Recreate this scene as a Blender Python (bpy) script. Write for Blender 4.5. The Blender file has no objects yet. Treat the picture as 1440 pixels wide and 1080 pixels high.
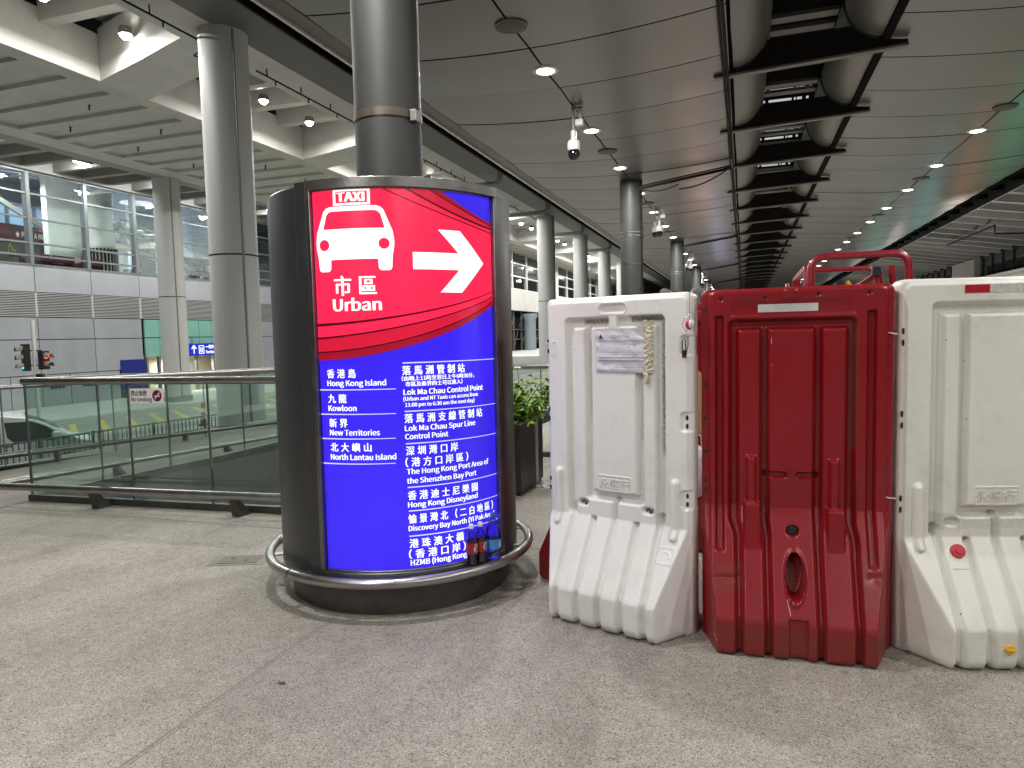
import bpy, bmesh, math, random
import numpy as np
from mathutils import Vector, Matrix
PI = math.pi
R_ = math.radians
scene = bpy.context.scene
COL = scene.collection

# ------------------------------------------------------------------ camera
cam_d = bpy.data.cameras.new('camera'); cam = bpy.data.objects.new('camera', cam_d); COL.objects.link(cam)
cam_d.sensor_fit = 'HORIZONTAL'; cam_d.sensor_width = 36.0; cam_d.lens = 24.375
cam_d.clip_start = 0.05; cam_d.clip_end = 1500
_right = Vector((0.94839362, 0.3162234, -0.02350093)); _up = Vector((-0.00010767, 0.07443422, 0.99722592)); _fw = Vector((-0.31709545, 0.94576017, -0.07062699))
cam.matrix_world = Matrix(((_right.x, _up.x, -_fw.x, 0), (_right.y, _up.y, -_fw.y, 0), (_right.z, _up.z, -_fw.z, 1.6), (0, 0, 0, 1)))
scene.camera = cam

# ------------------------------------------------------------------ night sky and exposure
w = bpy.data.worlds.new('World'); scene.world = w; w.use_nodes = True
nt = w.node_tree; bg = nt.nodes['Background']
sky = nt.nodes.new('ShaderNodeTexSky'); sky.sky_type = 'NISHITA'; sky.sun_disc = False
sky.sun_elevation = R_(1.0); sky.sun_rotation = R_(200)
nt.links.new(sky.outputs[0], bg.inputs[0]); bg.inputs[1].default_value = 0.006
scene.view_settings.view_transform = 'Standard'; scene.view_settings.look = 'None'
scene.view_settings.exposure = 0.0; scene.view_settings.gamma = 1.0
scene.cycles.use_denoising = True
scene.cycles.max_bounces = 8; scene.cycles.diffuse_bounces = 4; scene.cycles.glossy_bounces = 4
scene.cycles.transparent_max_bounces = 16; scene.cycles.transmission_bounces = 6
scene.cycles.caustics_reflective = False; scene.cycles.caustics_refractive = False
scene.cycles.sample_clamp_indirect = 6.0
LAMP_W = 92.0           # canopy downlight power
FLOOD_W = 600.0        # road deck lamp power

random.seed(7); RNG = np.random.default_rng(7)

# ------------------------------------------------------------------ materials
def node(m, t, **kw):
    n = m.node_tree.nodes.new(t)
    for k, v in kw.items(): setattr(n, k, v)
    return n
def lnk(m, a, b): m.node_tree.links.new(a, b)
def mat(name, col, rough=0.5, metal=0.0, var=0.0, vscale=6.0, bump=0.0, bscale=20.0, emit=None, estr=0.0, spec=0.5, dirt=None, coat=0.0, stretch=None):
    m = bpy.data.materials.new(name); m.use_nodes = True
    b = m.node_tree.nodes['Principled BSDF']
    b.inputs['Base Color'].default_value = (*col, 1); b.inputs['Roughness'].default_value = rough
    b.inputs['Metallic'].default_value = metal; b.inputs['Specular IOR Level'].default_value = spec
    if coat: b.inputs['Coat Weight'].default_value = coat; b.inputs['Coat Roughness'].default_value = 0.15
    if emit is not None:
        b.inputs['Emission Color'].default_value = (*emit, 1); b.inputs['Emission Strength'].default_value = estr
    tc = node(m, 'ShaderNodeTexCoord'); src = tc.outputs['Object']
    if stretch:
        mp = node(m, 'ShaderNodeMapping'); mp.inputs['Scale'].default_value = stretch; lnk(m, src, mp.inputs['Vector']); src = mp.outputs[0]
    if var > 0 or dirt:
        n = node(m, 'ShaderNodeTexNoise'); n.inputs['Scale'].default_value = vscale; n.inputs['Detail'].default_value = 6; n.inputs['Roughness'].default_value = 0.6
        lnk(m, src, n.inputs['Vector'])
        mr = node(m, 'ShaderNodeMapRange'); lnk(m, n.outputs[0], mr.inputs[0])
        mr.inputs[1].default_value = 0.3; mr.inputs[2].default_value = 0.7; mr.inputs[3].default_value = 1 - var; mr.inputs[4].default_value = 1 + var
        hs = node(m, 'ShaderNodeHueSaturation'); hs.inputs['Color'].default_value = (*col, 1); lnk(m, mr.outputs[0], hs.inputs['Value'])
        out = hs.outputs[0]
        if dirt:
            dcol, amt, dsc = dirt
            n2 = node(m, 'ShaderNodeTexNoise'); n2.inputs['Scale'].default_value = dsc; n2.inputs['Detail'].default_value = 9; n2.inputs['Roughness'].default_value = 0.68
            lnk(m, src, n2.inputs['Vector'])
            r2 = node(m, 'ShaderNodeMapRange'); lnk(m, n2.outputs[0], r2.inputs[0]); r2.inputs[1].default_value = 0.5; r2.inputs[2].default_value = 0.78; r2.inputs[3].default_value = 0; r2.inputs[4].default_value = amt
            mx = node(m, 'ShaderNodeMix', data_type='RGBA'); lnk(m, r2.outputs[0], mx.inputs[0]); lnk(m, out, mx.inputs[6]); mx.inputs[7].default_value = (*dcol, 1)
            out = mx.outputs[2]
        lnk(m, out, b.inputs['Base Color'])
        rr_ = node(m, 'ShaderNodeMapRange'); lnk(m, n.outputs[0], rr_.inputs[0]); rr_.inputs[1].default_value = .3; rr_.inputs[2].default_value = .7
        rr_.inputs[3].default_value = max(.03, rough * .85); rr_.inputs[4].default_value = min(1, rough * 1.15); lnk(m, rr_.outputs[0], b.inputs['Roughness'])
    if bump > 0:
        n3 = node(m, 'ShaderNodeTexNoise'); n3.inputs['Scale'].default_value = bscale; n3.inputs['Detail'].default_value = 4
        lnk(m, src, n3.inputs['Vector'])
        bp = node(m, 'ShaderNodeBump'); bp.inputs['Strength'].default_value = bump; bp.inputs['Distance'].default_value = 0.02
        lnk(m, n3.outputs[0], bp.inputs['Height']); lnk(m, bp.outputs[0], b.inputs['Normal'])
    return m
def emat(name, col, s):
    m = bpy.data.materials.new(name); m.use_nodes = True
    b = m.node_tree.nodes['Principled BSDF']; b.inputs['Base Color'].default_value = (*[c * .5 for c in col], 1); b.inputs['Roughness'].default_value = .25
    b.inputs['Emission Color'].default_value = (*col, 1); b.inputs['Emission Strength'].default_value = s
    return m
def glass(name, tint, refl=0.25, gloss=(.9, .95, .95)):
    m = bpy.data.materials.new(name); m.use_nodes = True; t = m.node_tree; t.nodes.clear()
    o = node(m, 'ShaderNodeOutputMaterial'); tr = node(m, 'ShaderNodeBsdfTransparent'); tr.inputs[0].default_value = (*tint, 1)
    g = node(m, 'ShaderNodeBsdfGlossy'); g.inputs[0].default_value = (*gloss, 1); g.inputs['Roughness'].default_value = .02
    lw = node(m, 'ShaderNodeFresnel'); lw.inputs[0].default_value = 1.5
    mu = node(m, 'ShaderNodeMath', operation='MULTIPLY'); lnk(m, lw.outputs[0], mu.inputs[0]); mu.inputs[1].default_value = refl * 4
    cl = node(m, 'ShaderNodeClamp'); lnk(m, mu.outputs[0], cl.inputs[0]); cl.inputs[2].default_value = .85
    mx = node(m, 'ShaderNodeMixShader'); lnk(m, cl.outputs[0], mx.inputs[0]); lnk(m, tr.outputs[0], mx.inputs[1]); lnk(m, g.outputs[0], mx.inputs[2])
    lnk(m, mx.outputs[0], o.inputs[0]); return m

M = {}
M['steel'] = mat('stainless_steel', (.40, .39, .375), .34, .95, .10, 9, .04, 60, stretch=(1, 1, .15))
M['steel_dark'] = mat('dark_stainless', (.20, .195, .185), .34, .9, .15, 7, .05, 50)
M['skirt'] = mat('worn_dark_steel', (.10, .095, .088), .42, .7, .3, 5, .08, 40, dirt=((.16, .14, .11), .5, 9))
M['kiosk'] = mat('charcoal_cladding', (.052, .052, .054), .38, .35, .15, 3, .03, 6, dirt=((.11, .11, .11), .35, 5), stretch=(1, 1, .35))
M['column_dark'] = mat('grey_column_paint', (.046, .0455, .043), .58, .0, .10, 3, .03, 8)
M['column_far'] = mat('grey_column_paint_far', (.055, .056, .055), .55, .0, .1, 3)
M['black'] = mat('black_plastic', (.012, .012, .012), .45)
M['rubber'] = mat('black_rubber', (.02, .02, .02), .7)
M['white_plastic'] = mat('white_plastic', (.75, .75, .73), .35)
M['concrete'] = mat('painted_concrete', (.50, .49, .45), .75, 0, .10, .7, .1, 12, dirt=((.30, .28, .24), .35, .8))
M['concrete_dark'] = mat('grey_soffit', (.28, .275, .25), .75, 0, .12, .8)
M['concrete_light'] = mat('pale_concrete', (.56, .55, .51), .75, 0, .08, .9, dirt=((.40, .38, .34), .35, 1.4))
M['column_light'] = mat('pale_column_paint', (.47, .475, .46), .5, 0, .05, .6, dirt=((.34, .34, .32), .25, 1.1), stretch=(1, 1, .25))
M['girder'] = mat('dark_girder', (.125, .12, .108), .6, .2, .12, .7)
M['dark'] = mat('dark_void', (.010, .010, .010), .9, spec=.04)
M['fin'] = mat('unlit_fin_black', (.014, .013, .013), .6, spec=.2)  # near-black colour holds the shade of the unlit fin faces
M['fin_edge'] = mat('grey_fin_edge', (.20, .195, .18), .5, .2)
M['slat'] = mat('grey_slat', (.20, .20, .19), .5, .3)
M['pipe'] = mat('dark_pipe', (.020, .019, .018), .7, .0, spec=.15)
M['wall_panel'] = mat('grey_wall_panel', (.42, .43, .455), .42, .15, .06, .5)
M['wall_panel2'] = mat('grey_wall_panel_lower', (.36, .37, .395), .42, .15, .08, .5)
M['louvre'] = mat('louvre_metal', (.60, .59, .57), .5, .2)
M['mullion'] = mat('mullion_metal', (.22, .235, .24), .4, .4)
M['glass_rail'] = glass('railing_glass', (.925, .975, .955), .07)
M['glass_win'] = glass('window_glass', (.93, .97, .96), .10)
M['glass_dark'] = mat('dark_window', (.02, .024, .026), .06, 0, spec=.8)
M['glass_green'] = mat('green_glass_panel', (.22, .46, .38), .15, 0, .06, 1.0)
M['poster_blue'] = emat('blue_poster', (.012, .022, .20), .45)
M['cream'] = mat('cream_wall', (.68, .62, .50), .6)
M['hall_white'] = mat('hall_white', (.72, .76, .73), .55, 0, .05, .4)
M['hall_ceiling'] = mat('hall_ceiling', (.55, .56, .68), .45, .2, .08, .5)
M['maroon'] = mat('maroon_fascia', (.045, .008, .012), .4)
M['asphalt'] = mat('asphalt', (.21, .215, .20), .8, 0, .2, 1.5)
M['pave_far'] = mat('far_paving', (.44, .46, .43), .75, 0, .12, 1.2)
M['mark_white'] = mat('road_white', (.55, .55, .52), .7)
M['mark_yellow'] = mat('road_yellow', (.50, .40, .08), .7)
M['van_paint'] = mat('silver_van_paint', (.74, .76, .74), .3, .05, .04, 3, coat=.6)
M['van_glass'] = mat('van_glass', (.07, .085, .085), .05, 0, spec=.9)
M['leaf1'] = mat('leaf_light', (.30, .46, .06), .4, 0, .35, 14)
M['leaf2'] = mat('leaf_dark', (.08, .20, .035), .4, 0, .35, 14)
M['stem'] = mat('stem', (.07, .06, .03), .7)
M['planter'] = mat('dark_planter', (.045, .042, .04), .45, .3, .2, 4)
M['red_paint'] = mat('red_machine_paint', (.26, .010, .022), .3, 0, .12, 5, coat=.3)
M['yellow_label'] = mat('yellow_label', (.75, .42, .05), .5)
M['paper'] = mat('paper', (.62, .62, .68), .35, 0, .05, 8, .3, 18)
M['ink'] = mat('ink', (.05, .05, .06), .6)
M['ink_grey'] = mat('ink_grey', (.22, .22, .25), .6)
M['tape'] = mat('old_foam_tape', (.58, .54, .42), .8, 0, .2, 30, .6, 60)
M['brown_stain'] = mat('brown_grime', (.09, .07, .045), .9, 0, .4, 60)
M['sticker_white'] = mat('reflective_sticker', (.62, .62, .60), .35, .2, .08, 20)
M['sticker_red'] = mat('red_reflective_sticker', (.42, .01, .025), .35, .1)
M['cap_red'] = mat('red_cap', (.50, .02, .04), .35)
M['cap_yellow'] = mat('yellow_cap', (.72, .42, .02), .35)
M['chrome'] = mat('chrome', (.6, .6, .6), .15, 1)
M['skin'] = mat('skin', (.45, .26, .18), .55)
M['hair'] = mat('hair', (.015, .012, .01), .5)
M['shirt_green'] = mat('green_shirt', (.16, .24, .08), .8)
M['shirt_cream'] = mat('cream_shirt', (.60, .52, .34), .8)
M['trouser'] = mat('dark_trousers', (.03, .03, .04), .8)
M['sofa'] = mat('maroon_sofa', (.09, .02, .03), .7)
M['iron'] = mat('fence_iron', (.10, .12, .12), .5, .5)
M['warm_lamp'] = emat('warm_lamp', (1, .72, .38), 9.0)
M['lens'] = emat('downlight_lens', (.93, 1.0, .97), 14.0)
M['flood_lens'] = emat('floodlight_lens', (1.0, 1.0, .94), 60.0)
M['strip'] = emat('strip_light', (.85, .90, .86), .55)
M['sig_red'] = emat('signal_red', (1, .07, .03), 3.0)
M['sig_green'] = emat('signal_green', (.03, .85, .65), 2.2)
M['sig_off'] = mat('signal_off', (.02, .02, .02), .3)
M['visor'] = mat('signal_visor', (.20, .20, .17), .6)
# backlit sign films
def film(name, col, s):
    m = emat(name, col, s)
    n = node(m, 'ShaderNodeTexNoise'); n.inputs['Scale'].default_value = 1.6; n.inputs['Detail'].default_value = 5
    tc = node(m, 'ShaderNodeTexCoord'); lnk(m, tc.outputs['Object'], n.inputs['Vector'])
    mr = node(m, 'ShaderNodeMapRange'); lnk(m, n.outputs[0], mr.inputs[0]); mr.inputs[1].default_value = .3; mr.inputs[2].default_value = .7; mr.inputs[3].default_value = s * .82; mr.inputs[4].default_value = s * 1.12
    lnk(m, mr.outputs[0], m.node_tree.nodes['Principled BSDF'].inputs['Emission Strength']); return m
M['f_blue'] = film('film_blue', (.040, .018, .83), .86)
M['f_red'] = film('film_red', (1.0, .020, .075), .98)
M['f_red2'] = film('film_red_mid', (.60, .010, .040), .95)
M['f_red3'] = film('film_red_deep', (.32, .006, .022), .95)
M['f_line'] = film('film_maroon', (.085, .002, .012), .9)
M['f_white'] = film('film_white', (.97, 1.0, 1.0), 1.02)
M['f_mark'] = mat('marker_scratch', (.02, .01, .12), .5)
M['f_rule'] = film('film_rule', (.55, .60, 1.0), .95)
M['sign_blue'] = emat('blue_signboard', (.01, .02, .42), .9)
M['sign_white'] = emat('white_lettering_lit', (.9, .95, 1.0), 1.0)

# ------------------------------------------------------------------ mesh building
class MB:
    def __init__(s): s.v = []; s.f = []
    def add(s, vs, fs):
        o = len(s.v); s.v += [tuple(p) for p in vs]; s.f += [tuple(i + o for i in f) for f in fs]; return s
    def box(s, x0, x1, y0, y1, z0, z1):
        return s.add([(x0, y0, z0), (x1, y0, z0), (x1, y1, z0), (x0, y1, z0), (x0, y0, z1), (x1, y0, z1), (x1, y1, z1), (x0, y1, z1)],
                     [(0, 3, 2, 1), (4, 5, 6, 7), (0, 1, 5, 4), (1, 2, 6, 5), (2, 3, 7, 6), (3, 0, 4, 7)])
    def bar(s, p, q, wd, hg):           # rectangular bar from p to q
        p = Vector(p); q = Vector(q); d = (q - p).normalized()
        sd = d.cross(Vector((0, 0, 1)));  sd = Vector((1, 0, 0)) if sd.length < 1e-4 else sd.normalized()
        u = sd.cross(d).normalized(); a = sd * wd / 2; b = u * hg / 2
        return s.add([p - a - b, p + a - b, p + a + b, p - a + b, q - a - b, q + a - b, q + a + b, q - a + b],
                     [(0, 3, 2, 1), (4, 5, 6, 7), (0, 1, 5, 4), (1, 2, 6, 5), (2, 3, 7, 6), (3, 0, 4, 7)])
    def tube(s, pts, r, n=10, closed=False):
        pts = [Vector(p) for p in pts]; N = len(pts); rs = r if isinstance(r, (list, tuple)) else [r] * N
        vs = []; prev = None
        for i, p in enumerate(pts):
            if closed: d = pts[(i + 1) % N] - pts[i - 1]
            else: d = pts[min(i + 1, N - 1)] - pts[max(i - 1, 0)]
            d.normalize()
            if prev is None:
                a = d.cross(Vector((0, 0, 1)));  a = d.cross(Vector((1, 0, 0))) if a.length < 1e-3 else a
            else: a = prev - d * prev.dot(d)
            a.normalize(); prev = a; b = d.cross(a)
            for k in range(n):
                t = 2 * PI * k / n; vs.append(p + (a * math.cos(t) + b * math.sin(t)) * rs[i])
        fs = []
        for i in range(N if closed else N - 1):
            j = (i + 1) % N
            for k in range(n): fs.append((i * n + k, i * n + (k + 1) % n, j * n + (k + 1) % n, j * n + k))
        if not closed: fs += [tuple(range(n - 1, -1, -1)), tuple((N - 1) * n + k for k in range(n))]
        return s.add(vs, fs)
    def cyl(s, p, q, r0, r1=None, n=20): return s.tube([p, q], [r0, r0 if r1 is None else r1], n)
    def lathe(s, prof, c=(0, 0, 0), n=32, a0=0., a1=2 * PI, closed_prof=False):
        full = abs(a1 - a0 - 2 * PI) < 1e-6; m = n if full else n + 1; k = len(prof); vs = []
        for i in range(m):
            a = a0 + (a1 - a0) * i / n
            for r, z in prof: vs.append((c[0] + r * math.sin(a), c[1] - r * math.cos(a), c[2] + z))
        fs = []
        for i in range(n):
            j = (i + 1) % m
            for t in range(k if closed_prof else k - 1):
                t2 = (t + 1) % k; fs.append((i * k + t, j * k + t, j * k + t2, i * k + t2))
        if closed_prof and not full: fs += [tuple(range(k)), tuple((m - 1) * k + t for t in range(k - 1, -1, -1))]
        return s.add(vs, fs)
    def prism(s, poly, fn, t0, t1):     # fn(a, b, t) -> point
        n = len(poly); vs = [fn(a, b, t0) for a, b in poly] + [fn(a, b, t1) for a, b in poly]
        return s.add(vs, [tuple(range(n - 1, -1, -1)), tuple(range(n, 2 * n))] + [(i, (i + 1) % n, (i + 1) % n + n, i + n) for i in range(n)])
    def sphere(s, c, r, n=16, m=10, sc=(1, 1, 1)):
        vs = []; fs = []
        for i in range(m + 1):
            t = PI * i / m
            for k in range(n):
                a = 2 * PI * k / n; vs.append((c[0] + r * sc[0] * math.sin(t) * math.cos(a), c[1] + r * sc[1] * math.sin(t) * math.sin(a), c[2] + r * sc[2] * math.cos(t)))
        for i in range(m):
            for k in range(n): fs.append((i * n + k, (i + 1) * n + k, (i + 1) * n + (k + 1) % n, i * n + (k + 1) % n))
        return s.add(vs, fs)
    def build(s, name, m, parent=None, smooth=True, bevel=0.0, angle=35, world=False, segs=2):
        me = bpy.data.meshes.new(name); off = parent.location if (parent is not None and world) else Vector((0, 0, 0))
        me.from_pydata([(v[0] - off[0], v[1] - off[1], v[2] - off[2]) for v in s.v], [], s.f)
        bm = bmesh.new(); bm.from_mesh(me); bmesh.ops.remove_doubles(bm, verts=bm.verts, dist=1e-6); bmesh.ops.recalc_face_normals(bm, faces=bm.faces); bm.to_mesh(me); bm.free()
        if smooth:
            me.polygons.foreach_set('use_smooth', [True] * len(me.polygons)); me.set_sharp_from_angle(angle=R_(angle))
        o = bpy.data.objects.new(name, me); COL.objects.link(o)
        if isinstance(m, str): m = M[m]
        if m: me.materials.append(m)
        if parent is not None: o.parent = parent
        if bevel > 0:
            b = o.modifiers.new('bevel', 'BEVEL'); b.width = bevel; b.segments = segs; b.limit_method = 'ANGLE'; b.angle_limit = R_(40)
        return o

def tag(o, label, cat, group=None):
    o['label'] = label; o['category'] = cat
    if group: o['group'] = group
    return o
def thing(name, label, cat, loc=(0, 0, 0), rz=0.0, group=None):
    o = bpy.data.objects.new(name, None); COL.objects.link(o); o.location = loc; o.rotation_euler = (0, 0, rz); o.empty_display_size = .2
    return tag(o, label, cat, group)
def struct(o): o['kind'] = 'structure'; return o
def kids(o): return [c for c in list(bpy.data.objects) if c.parent == o]
def dup(root, loc=None, rz=None, label=None):
    tree = {}
    for c in bpy.data.objects:
        if c.parent: tree.setdefault(c.parent.name, []).append(c)
    def rec(o, par):
        n = o.copy(); COL.objects.link(n)
        if par: n.parent = par
        for c in tree.get(o.name, []): rec(c, n)
        return n
    n = rec(root, None)
    if loc is not None: n.location = loc
    if rz is not None: n.rotation_euler = (0, 0, rz)
    if label: n['label'] = label
    return n
ORD = ['first', 'second', 'third', 'fourth', 'fifth', 'sixth', 'seventh', 'eighth', 'ninth', 'tenth', 'eleventh', 'twelfth', 'thirteenth', 'fourteenth', 'fifteenth', 'sixteenth', 'seventeenth', 'eighteenth', 'nineteenth', 'twentieth', 'twenty-first', 'twenty-second', 'twenty-third', 'twenty-fourth', 'twenty-fifth', 'twenty-sixth', 'twenty-seventh', 'twenty-eighth', 'twenty-ninth', 'thirtieth', 'thirty-first', 'thirty-second', 'thirty-third', 'thirty-fourth', 'thirty-fifth', 'thirty-sixth', 'thirty-seventh', 'thirty-eighth', 'thirty-ninth', 'fortieth', 'forty-first', 'forty-second']

FONT = None
try:
    import os
    FONT = bpy.data.fonts.load(os.path.join(bpy.utils.system_resource('DATAFILES', path='fonts'), 'Noto Sans CJK Regular.woff2'))
except Exception: FONT = None
def text_data(s, bold=0.0, spacing=1.0):
    cu = bpy.data.curves.new('lettering_curve', 'FONT'); cu.body = s; cu.size = 1.0; cu.font = FONT or cu.font; cu.offset = bold; cu.space_character = spacing; cu.resolution_u = 4; cu.fill_mode = 'FRONT' if hasattr(cu, 'fill_mode') else None
    o = bpy.data.objects.new('lettering_tmp', cu); COL.objects.link(o)
    dg = bpy.context.evaluated_depsgraph_get(); dg.update()
    me = bpy.data.meshes.new_from_object(o.evaluated_get(dg))
    v = [tuple(p.co) for p in me.vertices]; f = [tuple(p.vertices) for p in me.polygons]
    bpy.data.objects.remove(o); bpy.data.curves.remove(cu); bpy.data.meshes.remove(me)
    return v, f
_CAP = {}
def cap_h(s):
    if 'H' not in _CAP: _CAP['H'] = max(p[1] for p in text_data('H')[0])
    return _CAP['H']
def text_mb(lines, fn, bold=0.012, cjk_layers=None):
    """lines: (string, x0, x1, baseline, cap height or None). fn(x, z) -> 3D point"""
    mb = MB()
    for (s, x0, x1, zb, hgt) in lines:
        v, f = text_data(s, 0.0 if cjk_layers else bold, 1.22 if cjk_layers and len(s) < 12 and any(ord(c) > 0x2fff for c in s) and '吸' not in s else 1.0)
        if not v: continue
        xs = [p[0] for p in v]; ys = [p[1] for p in v]; a, b = min(xs), max(xs); k = (x1 - x0) / (b - a)
        cjk = any(ord(c) > 0x2fff for c in s)
        if cjk: y0 = min(ys); ky = hgt / (max(ys) - y0)
        else: y0 = 0.0; ky = hgt / cap_h(s)
        if cjk_layers:          # heavier strokes: shifted copies, each a hair in front of the last
            for n_, (dx, dz) in enumerate(cjk_layers if cjk else [(i_ * bold, 0) for i_ in (-1, 1, 0)]):
                mb.add([(lambda q: (q[0], q[1] + n_ * .0004, q[2]))(fn(x0 + (p[0] - a + dx) * k, zb + (p[1] - y0 + dz) * ky)) for p in v], f)
        else: mb.add([fn(x0 + (p[0] - a) * k, zb + (p[1] - y0) * ky) for p in v], f)
    return mb

# ------------------------------------------------------------------ ground
def paving_mat():
    m = bpy.data.materials.new('pebble_wash_paving'); m.use_nodes = True
    b = m.node_tree.nodes['Principled BSDF']; b.inputs['Roughness'].default_value = .72; b.inputs['Specular IOR Level'].default_value = .35
    tc = node(m, 'ShaderNodeTexCoord'); P = tc.outputs['Object']
    v = node(m, 'ShaderNodeTexVoronoi'); v.inputs['Scale'].default_value = 190; lnk(m, P, v.inputs['Vector'])
    sep = node(m, 'ShaderNodeSeparateColor'); lnk(m, v.outputs['Color'], sep.inputs[0])
    cr = node(m, 'ShaderNodeValToRGB'); lnk(m, sep.outputs[0], cr.inputs[0]); cr.color_ramp.interpolation = 'CONSTANT'
    e = cr.color_ramp.elements; e[0].position = 0; e[0].color = (.11, .10, .088, 1); e[1].position = .11; e[1].color = (.30, .27, .23, 1)
    for p, c in ((.28, (.39, .345, .285, 1)), (.50, (.455, .41, .345, 1)), (.70, (.52, .475, .405, 1)), (.86, (.62, .58, .51, 1)), (.95, (.44, .34, .25, 1))):
        k = e.new(p); k.color = c
    # mortar between stones
    mr = node(m, 'ShaderNodeMapRange'); lnk(m, v.outputs['Distance'], mr.inputs[0]); mr.inputs[1].default_value = .35; mr.inputs[2].default_value = .75; mr.inputs[3].default_value = 0; mr.inputs[4].default_value = .7
    mx = node(m, 'ShaderNodeMix', data_type='RGBA'); lnk(m, mr.outputs[0], mx.inputs[0]); lnk(m, cr.outputs[0], mx.inputs[6]); mx.inputs[7].default_value = (.36, .33, .285, 1)
    # broad wear and stains
    def noise(sc, det, rough, lo, hi, a, bb, stretch=None):
        n = node(m, 'ShaderNodeTexNoise'); n.inputs['Scale'].default_value = sc; n.inputs['Detail'].default_value = det; n.inputs['Roughness'].default_value = rough
        src = P
        if stretch:
            mp = node(m, 'ShaderNodeMapping'); mp.inputs['Scale'].default_value = stretch; mp.inputs['Rotation'].default_value = (0, 0, .5); lnk(m, P, mp.inputs['Vector']); src = mp.outputs[0]
        lnk(m, src, n.inputs['Vector']); r = node(m, 'ShaderNodeMapRange'); lnk(m, n.outputs[0], r.inputs[0])
        r.inputs[1].default_value = lo; r.inputs[2].default_value = hi; r.inputs[3].default_value = a; r.inputs[4].default_value = bb; return r.outputs[0]
    k1 = noise(.9, 5, .6, .3, .7, .65, .90); k2 = noise(2.2, 7, .7, .50, .72, 1.02, .74, (1, .35, 1)); k3 = noise(14, 4, .6, .3, .7, .88, 1.10)
    mu = node(m, 'ShaderNodeMath', operation='MULTIPLY'); lnk(m, k1, mu.inputs[0]); lnk(m, k2, mu.inputs[1])
    mu2 = node(m, 'ShaderNodeMath', operation='MULTIPLY'); lnk(m, mu.outputs[0], mu2.inputs[0]); lnk(m, k3, mu2.inputs[1])
    hs = node(m, 'ShaderNodeHueSaturation'); lnk(m, mx.outputs[2], hs.inputs['Color']); lnk(m, mu2.outputs[0], hs.inputs['Value'])
    # old gum and oil spots
    v2 = node(m, 'ShaderNodeTexVoronoi'); v2.inputs['Scale'].default_value = 1.7; lnk(m, P, v2.inputs['Vector'])
    s2 = node(m, 'ShaderNodeSeparateColor'); lnk(m, v2.outputs['Color'], s2.inputs[0])
    rad = node(m, 'ShaderNodeMath', operation='MULTIPLY'); lnk(m, s2.outputs[1], rad.inputs[0]); rad.inputs[1].default_value = .055
    lt = node(m, 'ShaderNodeMath', operation='LESS_THAN'); lnk(m, v2.outputs['Distance'], lt.inputs[0]); lnk(m, rad.outputs[0], lt.inputs[1])
    gt = node(m, 'ShaderNodeMath', operation='GREATER_THAN'); lnk(m, s2.outputs[0], gt.inputs[0]); gt.inputs[1].default_value = .55
    an = node(m, 'ShaderNodeMath', operation='MULTIPLY'); lnk(m, lt.outputs[0], an.inputs[0]); lnk(m, gt.outputs[0], an.inputs[1])
    an2 = node(m, 'ShaderNodeMath', operation='MULTIPLY'); lnk(m, an.outputs[0], an2.inputs[0]); an2.inputs[1].default_value = .55
    sp2 = node(m, 'ShaderNodeMix', data_type='RGBA'); lnk(m, an2.outputs[0], sp2.inputs[0]); lnk(m, hs.outputs[0], sp2.inputs[6]); sp2.inputs[7].default_value = (.12, .11, .10, 1)
    ds = node(m, 'ShaderNodeHueSaturation'); ds.inputs['Saturation'].default_value = .92; lnk(m, sp2.outputs[2], ds.inputs['Color'])
    lnk(m, ds.outputs[0], b.inputs['Base Color'])
    bp = node(m, 'ShaderNodeBump'); bp.inputs['Strength'].default_value = .55; bp.inputs['Distance'].default_value = .004
    inv = node(m, 'ShaderNodeMath', operation='SUBTRACT'); inv.inputs[0].default_value = 1; lnk(m, v.outputs['Distance'], inv.inputs[1]); lnk(m, inv.outputs[0], bp.inputs['Height'])
    lnk(m, bp.outputs[0], b.inputs['Normal']); return m
M['paving'] = paving_mat()
PX0, PX1, PY0, PY1 = -7.0, -3.4, 5.36, 14.0        # opening of the underpass
mb = MB()
def quad(mb, pts): mb.add(pts, [tuple(range(len(pts)))])
quad(mb, [(PX0, -14, 0), (40, -14, 0), (40, PY0, 0), (PX0, PY0, 0)])
quad(mb, [(PX1, PY0, 0), (40, PY0, 0), (40, PY1, 0), (PX1, PY1, 0)])
quad(mb, [(PX0, PY1, 0), (40, PY1, 0), (40, 320, 0), (PX0, 320, 0)])
# side apron falling gently towards the road
quad(mb, [(-13.5, -14, -.62), (PX0, -14, 0), (PX0, 4.2, 0), (-13.5, 4.2, -.62)])
quad(mb, [(-13.5, 4.2, -.62), (PX0, 4.2, 0), (PX0, 40, 0), (-11.5, 40, -.62)])
struct(mb.build('pavement', 'paving', smooth=False))
mb = MB(); mb.box(-2.249, -2.241, -6, 3.42, -.002, .0015); mb.box(-2.228, -2.222, -6, 3.42, -.002, .0012)
mb.box(-2.25, -2.238, 4.9, 40, -.002, .0015); mb.box(-7.0, 6.5, 4.872, 4.884, -.002, .0015); mb.box(2.62, 2.632, -6, 40, -.002, .0015)
struct(mb.build('pavement_joints', mat('joint_sealant', (.24, .225, .195), .95, spec=.1), smooth=False))
mb = MB(); quad(mb, [(-160, -60, -2.2), (-9, -60, -2.2), (-9, 320, -2.2), (-160, 320, -2.2)]); struct(mb.build('road', 'asphalt', smooth=False))
mb = MB(); mb.box(-39.9, -32.2, -20, 58, -2.3, -2.06); mb.box(-24.6, -9.5, 60, 300, -2.3, -.35); mb.box(-26.9, -24.6, 62, 300, -2.3, -.35)
struct(mb.build('far_pavement', 'pave_far', smooth=False, bevel=.03))
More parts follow.
